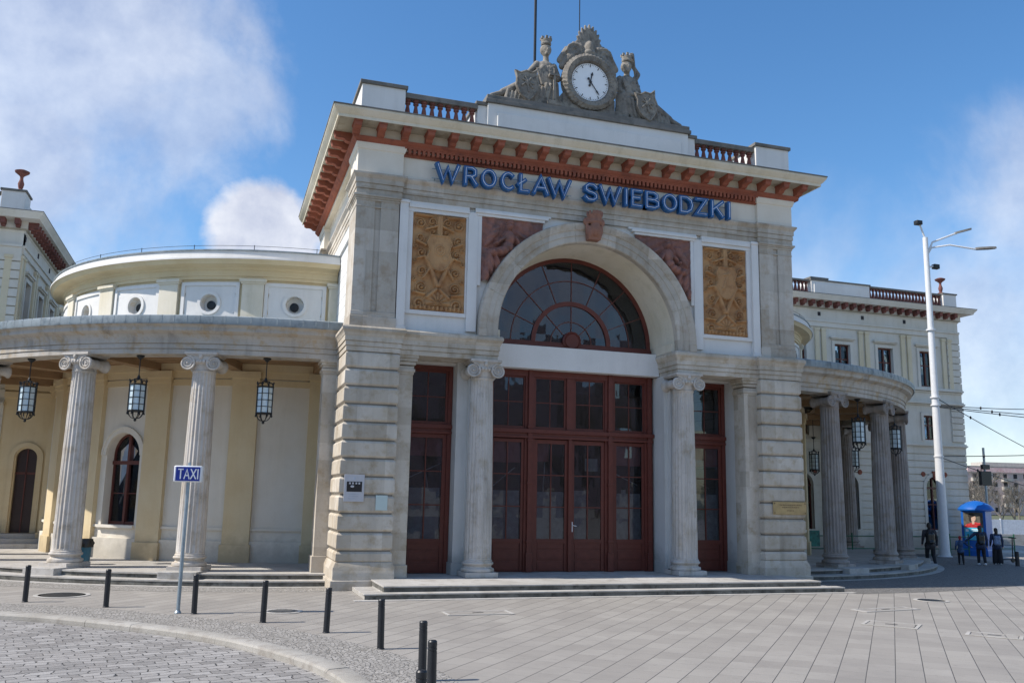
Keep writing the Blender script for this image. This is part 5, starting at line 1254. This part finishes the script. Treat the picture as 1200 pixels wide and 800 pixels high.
# ------------------------------------------------------------------ lamp mast
lm = empty('lamp_mast', 'tall white tapered street lamp mast in front of the right wing', 'street lamp', (24.2, 12.04, 0))
mb = MB(); mb.tube([(0,0,0),(0,0,.05),(0,0,.3),(0,0,4),(0,0,7.7),(0,0,16.4)], [.28,.28,.25,.21,.175,.13], 20); mb.lathe([(.36,-.02),(.36,.03),(.28,.06)], 20)
for z in (7.5, 7.9, 4.9, 11.4): mb.lathe([(.235,z),(.235,z+.08)], 18)
obj('mast', mb, 'mast', lm)
def lamp_head(p, q, name='lamp_head'):
    mb = MB(); a, b = Vector(p), Vector(q); t = (b-a).normalized(); n_ = Vector((-t.y, t.x, 0)).normalized()
    pts = [a, a+t*.15, a+t*.8, b]; w = [.05, .15, .17, .08]; vs = []
    for P_, ww in zip(pts, w): vs += [(P_+n_*ww+Vector((0,0,-.02)))[:], (P_-n_*ww+Vector((0,0,-.02)))[:], (P_-n_*ww*.7+Vector((0,0,.09)))[:], (P_+n_*ww*.7+Vector((0,0,.09)))[:]]
    fs = [(3,2,1,0),(12,13,14,15)]+[(i*4+k, i*4+(k+1)%4, i*4+4+(k+1)%4, i*4+4+k) for i in range(3) for k in range(4)]
    mb.add(vs, fs); return obj(name, mb, 'cap', lm)
mb = MB(); mb.tube([(.1,0,15.6),(.35,0,16.0),(.45,0,16.2),(1.9,-.1,16.8),(2.0,-.1,16.82)], .05, 8); mb.tube([(.1,0,15.5),(.4,0,15.9),(1.0,-.6,15.95),(2.3,-1.0,15.75)], .045, 8); mb.tube([(0,0,16.3),(-.3,0,17.1)], .045, 8); mb.tube([(.1,0,14.8),(.45,0,14.9)], .05, 8); obj('bracket', mb, 'mast', lm)
lamp_head((1.9,-.1,16.8), (3.0,-.1,17.15)); lamp_head((2.3,-1.0,15.75), (3.4,-1.25,15.85))
mb = MB(); mb.box(-.58, -.22, -.14, .14, 17.05, 17.28); mb.box(.4, .75, -.12, .12, 14.75, 15.0); islands('camera_housing', mb, 'iron', lm, bevel=.03)
# overhead wires
def wire(p, q, sag, label):
    mb = MB(); p, q = Vector(p), Vector(q); mb.tube([(p.lerp(q, k/24)+Vector((0,0,-sag*4*(k/24)*(1-k/24))))[:] for k in range(25)], .022, 5, cap=False)
    for t in (.12,): c = p.lerp(q, t)+Vector((0,0,-sag*4*t*(1-t))); mb.ell(c, (.05,.05,.09), 8, 6)
    tag(obj('overhead_wire', mb, 'iron'), label, 'wire', 'overhead wires stretched from the lamp mast')
wire((24.3,12.04,7.55), (56,20,11.0), .7, 'topmost overhead wire rising right from the lamp mast'); wire((24.3,12.04,7.5), (56,14,8.2), .4, 'second overhead wire leaving the mast to the right edge')
wire((24.3,12.04,7.45), (56,10,6.6), .3, 'overhead wire sloping gently down from the mast'); wire((24.3,12.04,4.95), (56,20,7.4), .3, 'overhead wire from the lower collar of the mast rising right')
wire((24.3,12.04,4.9), (56,24,.9+1), .4, 'lowest overhead wire falling right from the mast'); wire((24.3,12.04,7.9), (56,26,3.2), .3, 'overhead wire crossing the others down to the right')

# ------------------------------------------------------------------ kiosk
kk = empty('advertising_column', 'blue advertising column with domed roof and a poster beside the right wing', 'advertising column', (27.0, 12.7, 0), radians(-15))
N8 = 4
mb = MB(); mb.lathe([(.86,0),(.86,.3),(.82,.32),(.82,2.25),(.88,2.27)], N8); mb.v = [(x*cos(pi/4*0)-y*0, y, z) for x, y, z in mb.v]; obj('body', mb, 'kblue', kk, smooth=0, bevel=.02)
mb = MB(); mb.lathe([(.84,2.27),(.86,2.34),(.82,2.40),(.70,2.54),(.46,2.68),(.2,2.76),(.05,2.78)], 24); obj('dome_roof', mb, 'kblue', kk)
# poster on one face, facing the camera
po = empty('p', None, None); bpy.data.objects.remove(po)
ang = atan2(CAMP.y-12.7, CAMP.x-27.0)
pp = plain('poster_cyan', (.06, .42, .60), .35); M['pcyan'] = pp; M['pred'] = plain('poster_red', (.45, .03, .03), .4); M['pdark'] = plain('poster_dark', (.10, .09, .07), .4, var=.5); M['pskin'] = plain('poster_skin', (.60, .40, .30), .4)
fa = ang-kk.rotation_euler.z; k_ = round((fa-pi/N8)/(2*pi/N8)); fa = pi/N8+k_*2*pi/N8
dist_ = .82*cos(pi/N8)
def pm(u, d, z): return ((dist_+.02+d)*cos(fa)-u*sin(fa), (dist_+.02+d)*sin(fa)+u*cos(fa), z)
pf = MB(pm); pf.box(-.46, .46, -.02, 0, .78, 2.18); pst = obj('poster', pf, 'pdark', kk)
q = MB(pm); q.box(-.44, .44, 0, .004, .80, 1.42); obj('cyan_field', q, 'pcyan', pst)
q = MB(pm); q.prism_y([(-.4,1.43),(.4,1.43),(.34,1.62),(.12,1.70),(-.1,1.66),(-.34,1.58)], 0, .005)
for k in range(7): a = random.uniform(-.38, .3); q.ell((a, .004, 1.5+random.uniform(-.03, .14)), (.07,.006,.06))
obj('red_flowers', q, 'pred', pst)
q = MB(pm); q.ell((.0,.004,1.90),(.13,.006,.17)); q.prism_y([(-.06,1.6),(.06,1.6),(.05,1.8),(-.05,1.8)], .003, .008); obj('portrait', q, 'pskin', pst)
q = MB(pm); q.ell((-.07,.005,2.02),(.17,.006,.12)); q.ell((-.14,.005,1.86),(.06,.006,.16)); obj('portrait_hair', q, 'hair', pst)
q = MB(pm)
for z, w in ((1.32,.3),(1.25,.22),(1.1,.32),(1.02,.18)): q.box(-.1, -.1+w+.15, .004, .008, z, z+.035)
q.box(-.38, -.22, .004, .008, .86, 1.0); q.box(-.38, -.25, .004, .008, 1.22, 1.34); obj('lettering', q, 'signw', pst)

# ------------------------------------------------------------------ green railings
def railing(p, q, label, n):
    t = empty('green_railing', label, 'railing', (p[0], p[1], 0)); dx, dy = q[0]-p[0], q[1]-p[1]
    mb = MB()
    for z in (.35, .95): mb.tube([(0,0,z),(dx,dy,z)], .025, 6)
    obj('rail', mb, 'green', t)
    for k in range(n+1): mb = MB(); mb.tube([(dx*k/n,dy*k/n,0),(dx*k/n,dy*k/n,1.1)], .035, 8); obj('post', mb, 'green', t)
railing((15.2,12.9), (22.2,12.9), 'green railing behind the right colonnade columns', 5)
railing((22.9,12.8), (26.2,12.5), 'green railing between the lamp mast and the advertising column', 3); railing((28.2,12.8), (29.5,12.8), 'short green railing right of the advertising column', 1)
gs = MB(); gs.box(0, .75, 0, .03, .45, 1.2); tag(obj('green_poster_board', gs, plain('green_board', (.02, .16, .13), .5, var=.6), None, (16.7, 12.8, 0)), 'small green notice board by the wall right of the pavilion', 'board')
# two far bollards
FB = make_bollard(.62); FB['group'] = 'black bollards at the right edge of the plaza'
for i, (x, y, l) in enumerate(((22.55, 6.25, 'left one of the two black posts at the right edge of the plaza'), (23.1, 6.1, 'right one of the two black posts at the right edge of the plaza'))):
    o = FB if i == 0 else copy_tree(FB)
    o.location = (x, y, 0); o['label'] = l; o.scale = (1.5, 1.5, 1)
sc_ = empty('parked_scooter', 'dark electric scooter standing at the right edge of the plaza', 'scooter', (24.4, 8.2, 0))
mb = MB(); mb.tube([(0,0,.15),(.05,0,1.1)], .025, 8); mb.tube([(.05,-.2,1.1),(.05,.2,1.1)], .02, 8); obj('stem', mb, 'iron', sc_); mb = MB(); mb.box(-.7, 0, -.08, .08, .12, .17); obj('deck', mb, 'iron', sc_, bevel=.02)
for x in (0, -.8): mb = MB(); mb.lathe([(.10,-.03),(.11,0),(.10,.03)], 16, (x,0,.11), axis='y'); obj('wheel', mb, 'bag', sc_)

# ------------------------------------------------------------------ people (all seen from behind, walking away)
def person(x, y, h, rz, label, jacket, trouser, hairc='hair', pack=None, hat=None, reach=None, skirt=False, stride=.12):
    r = empty('person', label, 'person', (x, y, 0), rz); k = h/1.75
    V = lambda a, b, c: (a*k, b*k, c*k)
    # facing +y ; joints
    hipL, hipR = (-.10,0,.92), (.10,0,.92); knL, knR = (-.10,stride*.8,.50), (.11,-stride*.1,.49); anL, anR = (-.10,stride,.09), (.12,-stride*1.3,.11)
    shL, shR = (-.20,0,1.42), (.20,0,1.42)
    elL, wrL = (-.27,-.06,1.14), (-.27,.10,.93); elR, wrR = (.27,.02,1.14), (.27,.02,.88)
    if reach == 'L': elL, wrL = (-.42,0,1.22), (-.62,.02,1.05)
    if reach == 'R': elR, wrR = (.40,0,1.22), (.60,.02,1.12)
    b = MB()
    c = lambda p, q, a, d: b.cap(V(*p), V(*q), a*k, d*k)
    c((0,0,.95),(0,0,1.12),.135,.12); c((0,0,1.12),(0,.01,1.36),.125,.14); c((-.13,0,1.40),(.13,0,1.40),.075,.075); c((0,0,1.42),(0,.02,1.56),.055,.05)
    b.ell(V(0,.03,1.64),(.078*k,.095*k,.115*k)); b.ell(V(0,.125,1.62),(.015*k,.02*k,.022*k)); b.ell(V(.08,.03,1.63),(.012*k,.02*k,.03*k)); b.ell(V(-.08,.03,1.63),(.012*k,.02*k,.03*k))
    for hp, kn, an in ((hipL, knL, anL), (hipR, knR, anR)): c(hp, kn, .088, .058); c(kn, an, .056, .038); c(an, (an[0], an[1]+.14, an[2]-.04), .04, .03)
    for sh, el, wr in ((shL, elL, wrL), (shR, elR, wrR)):
        c(sh, el, .05, .04); c(el, wr, .038, .026); d = (Vector(wr)-Vector(el)).normalized(); w_ = Vector(wr)
        c(tuple(w_), tuple(w_+d*.07), .028, .032)
        for f_ in range(4): c(tuple(w_+d*.08+Vector((0,-.024+.016*f_,0))), tuple(w_+d*(.15+.01*(1-abs(f_-1.5)))+Vector((0,-.02+.015*f_,0))), .009, .007)
        c(tuple(w_+d*.03+Vector((0,.03,0))), tuple(w_+d*.09+Vector((0,.055,0))), .011, .009)
    obj('body', blob('body', b, .013*max(k, .7), 1), 'skin', r)
    j = MB(); c2 = lambda p, q, a, d: j.cap(V(*p), V(*q), a*k, d*k)
    c2((0,0,.86),(0,0,1.12),.175,.15); c2((0,0,1.12),(0,0,1.36),.155,.165); c2((-.15,0,1.40),(.15,0,1.40),.09,.09); c2((0,0,1.46),(0,.01,1.52),.075,.07); c2((-.06,0,.85),(.06,0,.85),.16,.16)
    for sh, el, wr in ((shL, elL, wrL), (shR, elR, wrR)): c2(sh, el, .075, .062); c2(el, wr, .06, .045)
    obj('jacket', blob('jacket', j, .018, 1), jacket, r)
    t = MB(); c3 = lambda p, q, a, d: t.cap(V(*p), V(*q), a*k, d*k)
    for hp, kn, an in ((hipL, knL, anL), (hipR, knR, anR)): c3(hp, kn, .105, .08 if not skirt else .12); c3(kn, (an[0], an[1], an[2]+.03), .078 if not skirt else .12, .062 if not skirt else .13)
    c3((-.05,0,.90),(.05,0,.90),.13,.13); obj('trousers', blob('trousers', t, .018, 1), trouser, r)
    for an in (anL, anR): s_ = MB(); s_.cap(V(an[0], an[1]-.05, an[2]-.045), V(an[0], an[1]+.17, an[2]-.055), .052*k, .04*k); obj('shoe', s_, 'signw' if skirt or reach == 'L' else 'bag', r)
    hh = MB(); hh.ell(V(0,.01,1.67),(.095*k,.10*k,.115*k)); hh.ell(V(0,-.035,1.60),(.08*k,.06*k,(.1 if not pack == 'film' else .15)*k)); 
    if skirt or reach == 'L': hh.cap(V(0,-.05,1.62), V(0,-.08,1.42), .085*k, .06*k)
    obj('hair' if not hat else 'hat', blob('hair', hh, .015, 1), hat or hairc, r)
    if pack:
        p_ = MB(); p_.cap(V(-.06,-.20,1.02), V(-.06,-.20,1.30), .10*k, .10*k); p_.cap(V(.06,-.20,1.02), V(.06,-.20,1.30), .10*k, .10*k); p_.cap(V(-.04,-.27,1.0), V(.04,-.27,1.0), .07*k, .07*k)
        p_.tube([V(-.12,-.12,1.1), V(-.14,-.15,1.4), V(-.13,0,1.5)], .02*k, 6); p_.tube([V(.12,-.12,1.1), V(.14,-.15,1.4), V(.13,0,1.5)], .02*k, 6)
        obj('backpack', blob('backpack', p_, .02, 1), pack, r)
    return r
M['jdark'] = plain('dark_patterned_jacket', (.03, .028, .032), .8, var=.9); M['jblue'] = plain('navy_jacket', (.015, .03, .075), .75, var=.5); M['jblue2'] = plain('blue_patterned_coat', (.04, .08, .17), .8, var=.7)
M['tblack'] = plain('black_trousers', (.012, .012, .016), .85); M['packb'] = plain('blue_grey_backpack', (.16, .22, .34), .6, var=.4); M['rhat'] = plain('red_hat', (.35, .03, .03), .8)
M['hbrown'] = plain('olive_hood', (.05, .045, .03), .8)
person(17.85, 6.15, 1.76, radians(-30), 'person in dark patterned jacket with black backpack walking past the right colonnade', 'jdark', 'tblack', pack='bag', stride=.16)
person(20.5, 7.25, 1.20, radians(-35), 'child in blue patterned coat and red hat held by the hand', 'jblue2', 'tblack', hat='rhat', reach='R', stride=.06)
person(21.17, 6.80, 1.66, radians(-35), 'person in navy jacket and black backpack holding the hand of a child', 'jblue', 'tblack', pack='bag', reach='L', hat='hbrown', stride=.10)
person(22.42, 7.15, 1.55, radians(-35), 'person in wide black trousers with a pale blue backpack', 'jblue', 'tblack', pack='packb', skirt=True, stride=.05)

# ------------------------------------------------------------------ background
def tree(name, x, y, h, label, poplar=False, seed=1, group=None, levels=5):
    t = empty(name, label, 'tree', (x, y, -.1), group=group); rnd = random.Random(seed); tr = MB(); br_ = MB()
    def grow(p, d, L, r, lev):
        q = p+d*L; mid = p+d*L*.5+Vector((rnd.uniform(-1,1), rnd.uniform(-1,1), 0))*L*.05
        (tr if lev == 0 else br_).tube([p[:], mid[:], q[:]], [r, r*.85, r*.68], 6 if lev < 2 else 3, cap=False)
        if lev >= levels: return
        n = 4 if lev else 5
        for k in range(n):
            if poplar: s_ = rnd.uniform(.12, .35); nd = (d+Vector((rnd.uniform(-s_,s_), rnd.uniform(-s_,s_), .5))).normalized(); start = p+d*L*rnd.uniform(.2, 1); l2 = L*rnd.uniform(.5, .75)
            else: s_ = .75; nd = (d+Vector((rnd.uniform(-s_,s_), rnd.uniform(-s_,s_), rnd.uniform(-.1,.45)))).normalized(); start = p+d*L*(1 if k < 2 else rnd.uniform(.45, 1)); l2 = L*rnd.uniform(.55, .8)
            grow(start, nd, l2, max(.012, r*.55), lev+1)
    grow(Vector((0,0,0)), Vector((0,0,1)), h*(.33 if not poplar else .4), h*.02, 0)
    obj('trunk', tr, 'bark', t); obj('crown', br_, 'bark', t, smooth=0)
M['pinkwall'] = stone('pink_render', (.44, .30, .30), (.48, .40, .38), (.36, .33, .31), streak=.1, dirtamt=.2, spots=0, bump=0)
M['greywall'] = stone('grey_render', (.36, .33, .30), (.42, .39, .36), None, streak=.1, dirtamt=.2, spots=0, bump=0)
def block(x, y, w, d, h, rz, mat, label, floors, bays):
    t = empty('apartment_block', label, 'building', (x, y, 0), rz)
    mb = MB(); mb.box(0, w, 0, d, 0, h); mb.box(-.2, w+.2, -.2, d, h, h+.25); mb.box(w*.2, w*.5, d*.3, d*.7, h, h+1.8); obj('wall', mb, mat, t)
    fh = h/floors; cnt = 0; wm = {}
    for f in range(floors):
        for b in range(bays):
            wn = wm.get('w')
            if wn is None: m = MB(); m.box(-.65, .65, -.03, .02, 0, 1.35); wn = m.mesh('window', 0); wn.materials.append(M['dark']); wm['w'] = wn
            if cnt < 98: obj('window', wn, None, t, (w*(b+.5)/bays, 0, fh*f+.9)); cnt += 1
    mb = MB()
    for f in range(1, floors):
        for b in range(0, bays, 3): mb.box(w*(b+.5)/bays-1.4, w*(b+.5)/bays+1.4, -1.1, 0, fh*f-.1, fh*f+.95)
    islands('balcony', mb, 'greywall' if mat == 'pinkwall' else 'pinkwall', t)
block(196, 193, 66, 14, 12.6, radians(-8), 'pinkwall', 'pink and grey apartment block far behind, beyond the trees at the right edge', 5, 19)
block(222, 215, 76, 14, 15.6, radians(-8), 'greywall', 'taller grey block behind the pink apartment block', 6, 16)
for i, (x, y, h, l, p) in enumerate(((62,54,5.6,'bare young tree right of the wing, nearest the station',0),(80,66,6.6,'bare spreading tree in front of the pink block',0),(76,60,6.4,'bare tree in front of the middle of the pink block',0),(84,63,6.2,'bare tree at the right edge in front of the block',0),(70,52,5.4,'small bare tree beside the street',0),(96,80,9.4,'bare tree rising above the roofs near the wing',0),
                                   (112.5,84,11.6,'narrow bare poplar rising above the block',1),(117.5,84,13.2,'taller narrow poplar at the right edge',1),(101,78,7.6,'bare dark tree against the grey block',0))):
    tree('bare_tree' if not p else 'poplar_tree', x, y, h, l, bool(p), 11+i, 'bare trees beyond the street', 5 if i < 2 or p else 4)
mb = MB()
for k in range(16): mb.box(k*3, k*3+2.92, -.03, .03, 0, 1.35); mb.box(k*3-.06, k*3+.02, -.06, .06, 0, 1.45)
tag(obj('site_hoarding', mb, 'paper', None, (58, 44, -.06), radians(-12)), 'pale blue grey hoarding across the far street', 'fence')
mb = MB(); mb.box(0, 60, 0, .1, 0, .5); mb.box(-20, 60, -6, -5.9, 0, .35); tag(obj('low_wall', mb, 'step', None, (44, 30, -.06), radians(-10)), 'low pale wall along the far side of the street', 'wall')
ts = empty('traffic_signal', 'black traffic signal box on a bracket beside the wing corner', 'traffic light', (28.6, 13.5, 0))
mb = MB(); mb.tube([(0,0,0),(0,0,5.6)], .06, 8); obj('pole', mb, 'galv', ts); mb = MB(); mb.box(-.35, .35, -.1, .1, 3.6, 4.35); mb.box(-.2, .3, -.08, .08, 4.45, 4.7); obj('signal_head', mb, 'black', ts, bevel=.02)
pd_ = empty('street_post', 'slim white post with round sign beyond the advertising column', 'post', (33.5, 20, 0)); mb = MB(); mb.tube([(0,0,0),(0,0,3.2)], .05, 8); obj('pole', mb, 'mast', pd_); mb = MB(); mb.lathe([(.35,-.02),(.35,.02)], 20, (0,0,3.0), axis='y'); obj('sign_disc', mb, 'galv', pd_)

# ------------------------------------------------------------------ the far side of the square, behind the camera (mirrored in the glass)
block(-66, 45, 80, 12, 12, radians(-90), 'greywall', 'long grey building across the road to the west, outside the picture', 4, 20)
block(-40, -78, 34, 12, 16, 0, 'greywall', 'grey town building across the square behind the viewer', 5, 12)
block(0, -84, 40, 12, 19, 0, 'pinkwall', 'pale pink town building across the square behind the viewer', 6, 13)
for i, (x, y, h) in enumerate(((-13,-40,12),(2,-42,13),(-22,-48,13),(-6,-52,14),(9,-46,12),(22,-50,14))): tree('bare_tree', x, y, h, ('bare tree %s in the row behind the viewer' % ('first','second','third','fourth','fifth','sixth')[i]), False, 40+i, 'bare trees on the square behind the viewer', 5)

# ------------------------------------------------------------------ sky and sun
SUN_EL = radians(46); SUN_AZ = radians(-87.0)      # compass angle from +Y, clockwise
to_sun = Vector((sin(SUN_AZ)*cos(SUN_EL), cos(SUN_AZ)*cos(SUN_EL), sin(SUN_EL)))
sl = bpy.data.lights.new('sun', 'SUN'); sl.energy = 5.0; sl.angle = radians(.53); sl.color = (1, .935, .85); so = bpy.data.objects.new('sun', sl); COL.objects.link(so)
so.rotation_euler = (-to_sun).to_track_quat('-Z', 'Y').to_euler(); so.location = (-30, 0, 40)
w = bpy.data.worlds.new('World'); S.world = w; w.use_nodes = True; nt = w.node_tree; nt.nodes.clear()
out = nn(nt, 'ShaderNodeOutputWorld'); bg = nn(nt, 'ShaderNodeBackground'); sky = nn(nt, 'ShaderNodeTexSky', sky_type='NISHITA'); sky.sun_disc = False; sky.sun_elevation = SUN_EL; sky.sun_rotation = SUN_AZ; sky.air_density = 1.0; sky.dust_density = .6; sky.ozone_density = 2.2; sky.altitude = 120
tc = nn(nt, 'ShaderNodeTexCoord'); vec = tc.outputs['Generated']
STR = .098
hs = nn(nt, 'ShaderNodeHueSaturation'); hs.inputs['Saturation'].default_value = 1.25; hs.inputs['Value'].default_value = 1.64; nt.links.new(sky.outputs[0], hs.inputs['Color']); base = hs.outputs[0]
# clouds: soft masses in fixed compass directions, broken up by noise
nz = nn(nt, 'ShaderNodeTexNoise', i_Scale=5.5, i_Detail=9, i_Roughness=.58, i_Distortion=.3); nt.links.new(vec, nz.inputs['Vector'])
nb = nn(nt, 'ShaderNodeTexNoise', i_Scale=16, i_Detail=6, i_Roughness=.6); nt.links.new(vec, nb.inputs['Vector'])
def cloud_blob(d, r, soft, amp):
    d = Vector(d).normalized(); vm = nn(nt, 'ShaderNodeVectorMath', operation='DISTANCE'); nt.links.new(vec, vm.inputs[0]); vm.inputs[1].default_value = d
    dd = math_(nt, 'ADD', vm.outputs['Value'], math_(nt, 'MULTIPLY', math_(nt, 'SUBTRACT', nz.outputs[0], .5), amp))
    m = nn(nt, 'ShaderNodeMapRange', interpolation_type='SMOOTHSTEP'); nt.links.new(dd, m.inputs[0]); m.inputs[1].default_value = r+soft; m.inputs[2].default_value = r-soft; m.inputs[3].default_value = 0; m.inputs[4].default_value = 1; return m.outputs[0]
BL_ = [((-.165,.895,.44),.14,.07,.34,.62),((-.20,.93,.30),.10,.06,.32,.66),((-.06,.91,.40),.08,.045,.36,.5),((.03,.955,.275),.052,.010,.12,.95),((.715,.633,.29),.075,.05,.25,.55),((.70,.69,.15),.12,.10,.3,.65),((.588,.764,.25),.06,.06,.3,.35),((-.7,.6,.4),.25,.1,.4,.7),((.3,-.85,.45),.3,.15,.6,.7),((.95,.2,.25),.2,.1,.4,.7)]
acc = None
for d, r, so_, am, op in BL_:
    v = math_(nt, 'MULTIPLY', cloud_blob(d, r, so_, am), op); acc = v if acc is None else math_(nt, 'MAXIMUM', acc, v)
cc = mixc(nt, ramp(nt, nb.outputs[0], .35, .7), (5.2, 5.6, 6.9), (8.2, 8.4, 9.0))
colr = mixc(nt, acc, base, cc)
nt.links.new(colr, bg.inputs[0]); bg.inputs[1].default_value = STR; nt.links.new(bg.outputs[0], out.inputs[0])
S.view_settings.view_transform = 'Standard'; S.view_settings.look = 'None'; S.view_settings.exposure = 0.22; S.view_settings.gamma = 1
S.render.resolution_x = 1024; S.render.resolution_y = 682
if hasattr(S, 'cycles'): S.cycles.max_bounces = 8; S.cycles.transparent_max_bounces = 12
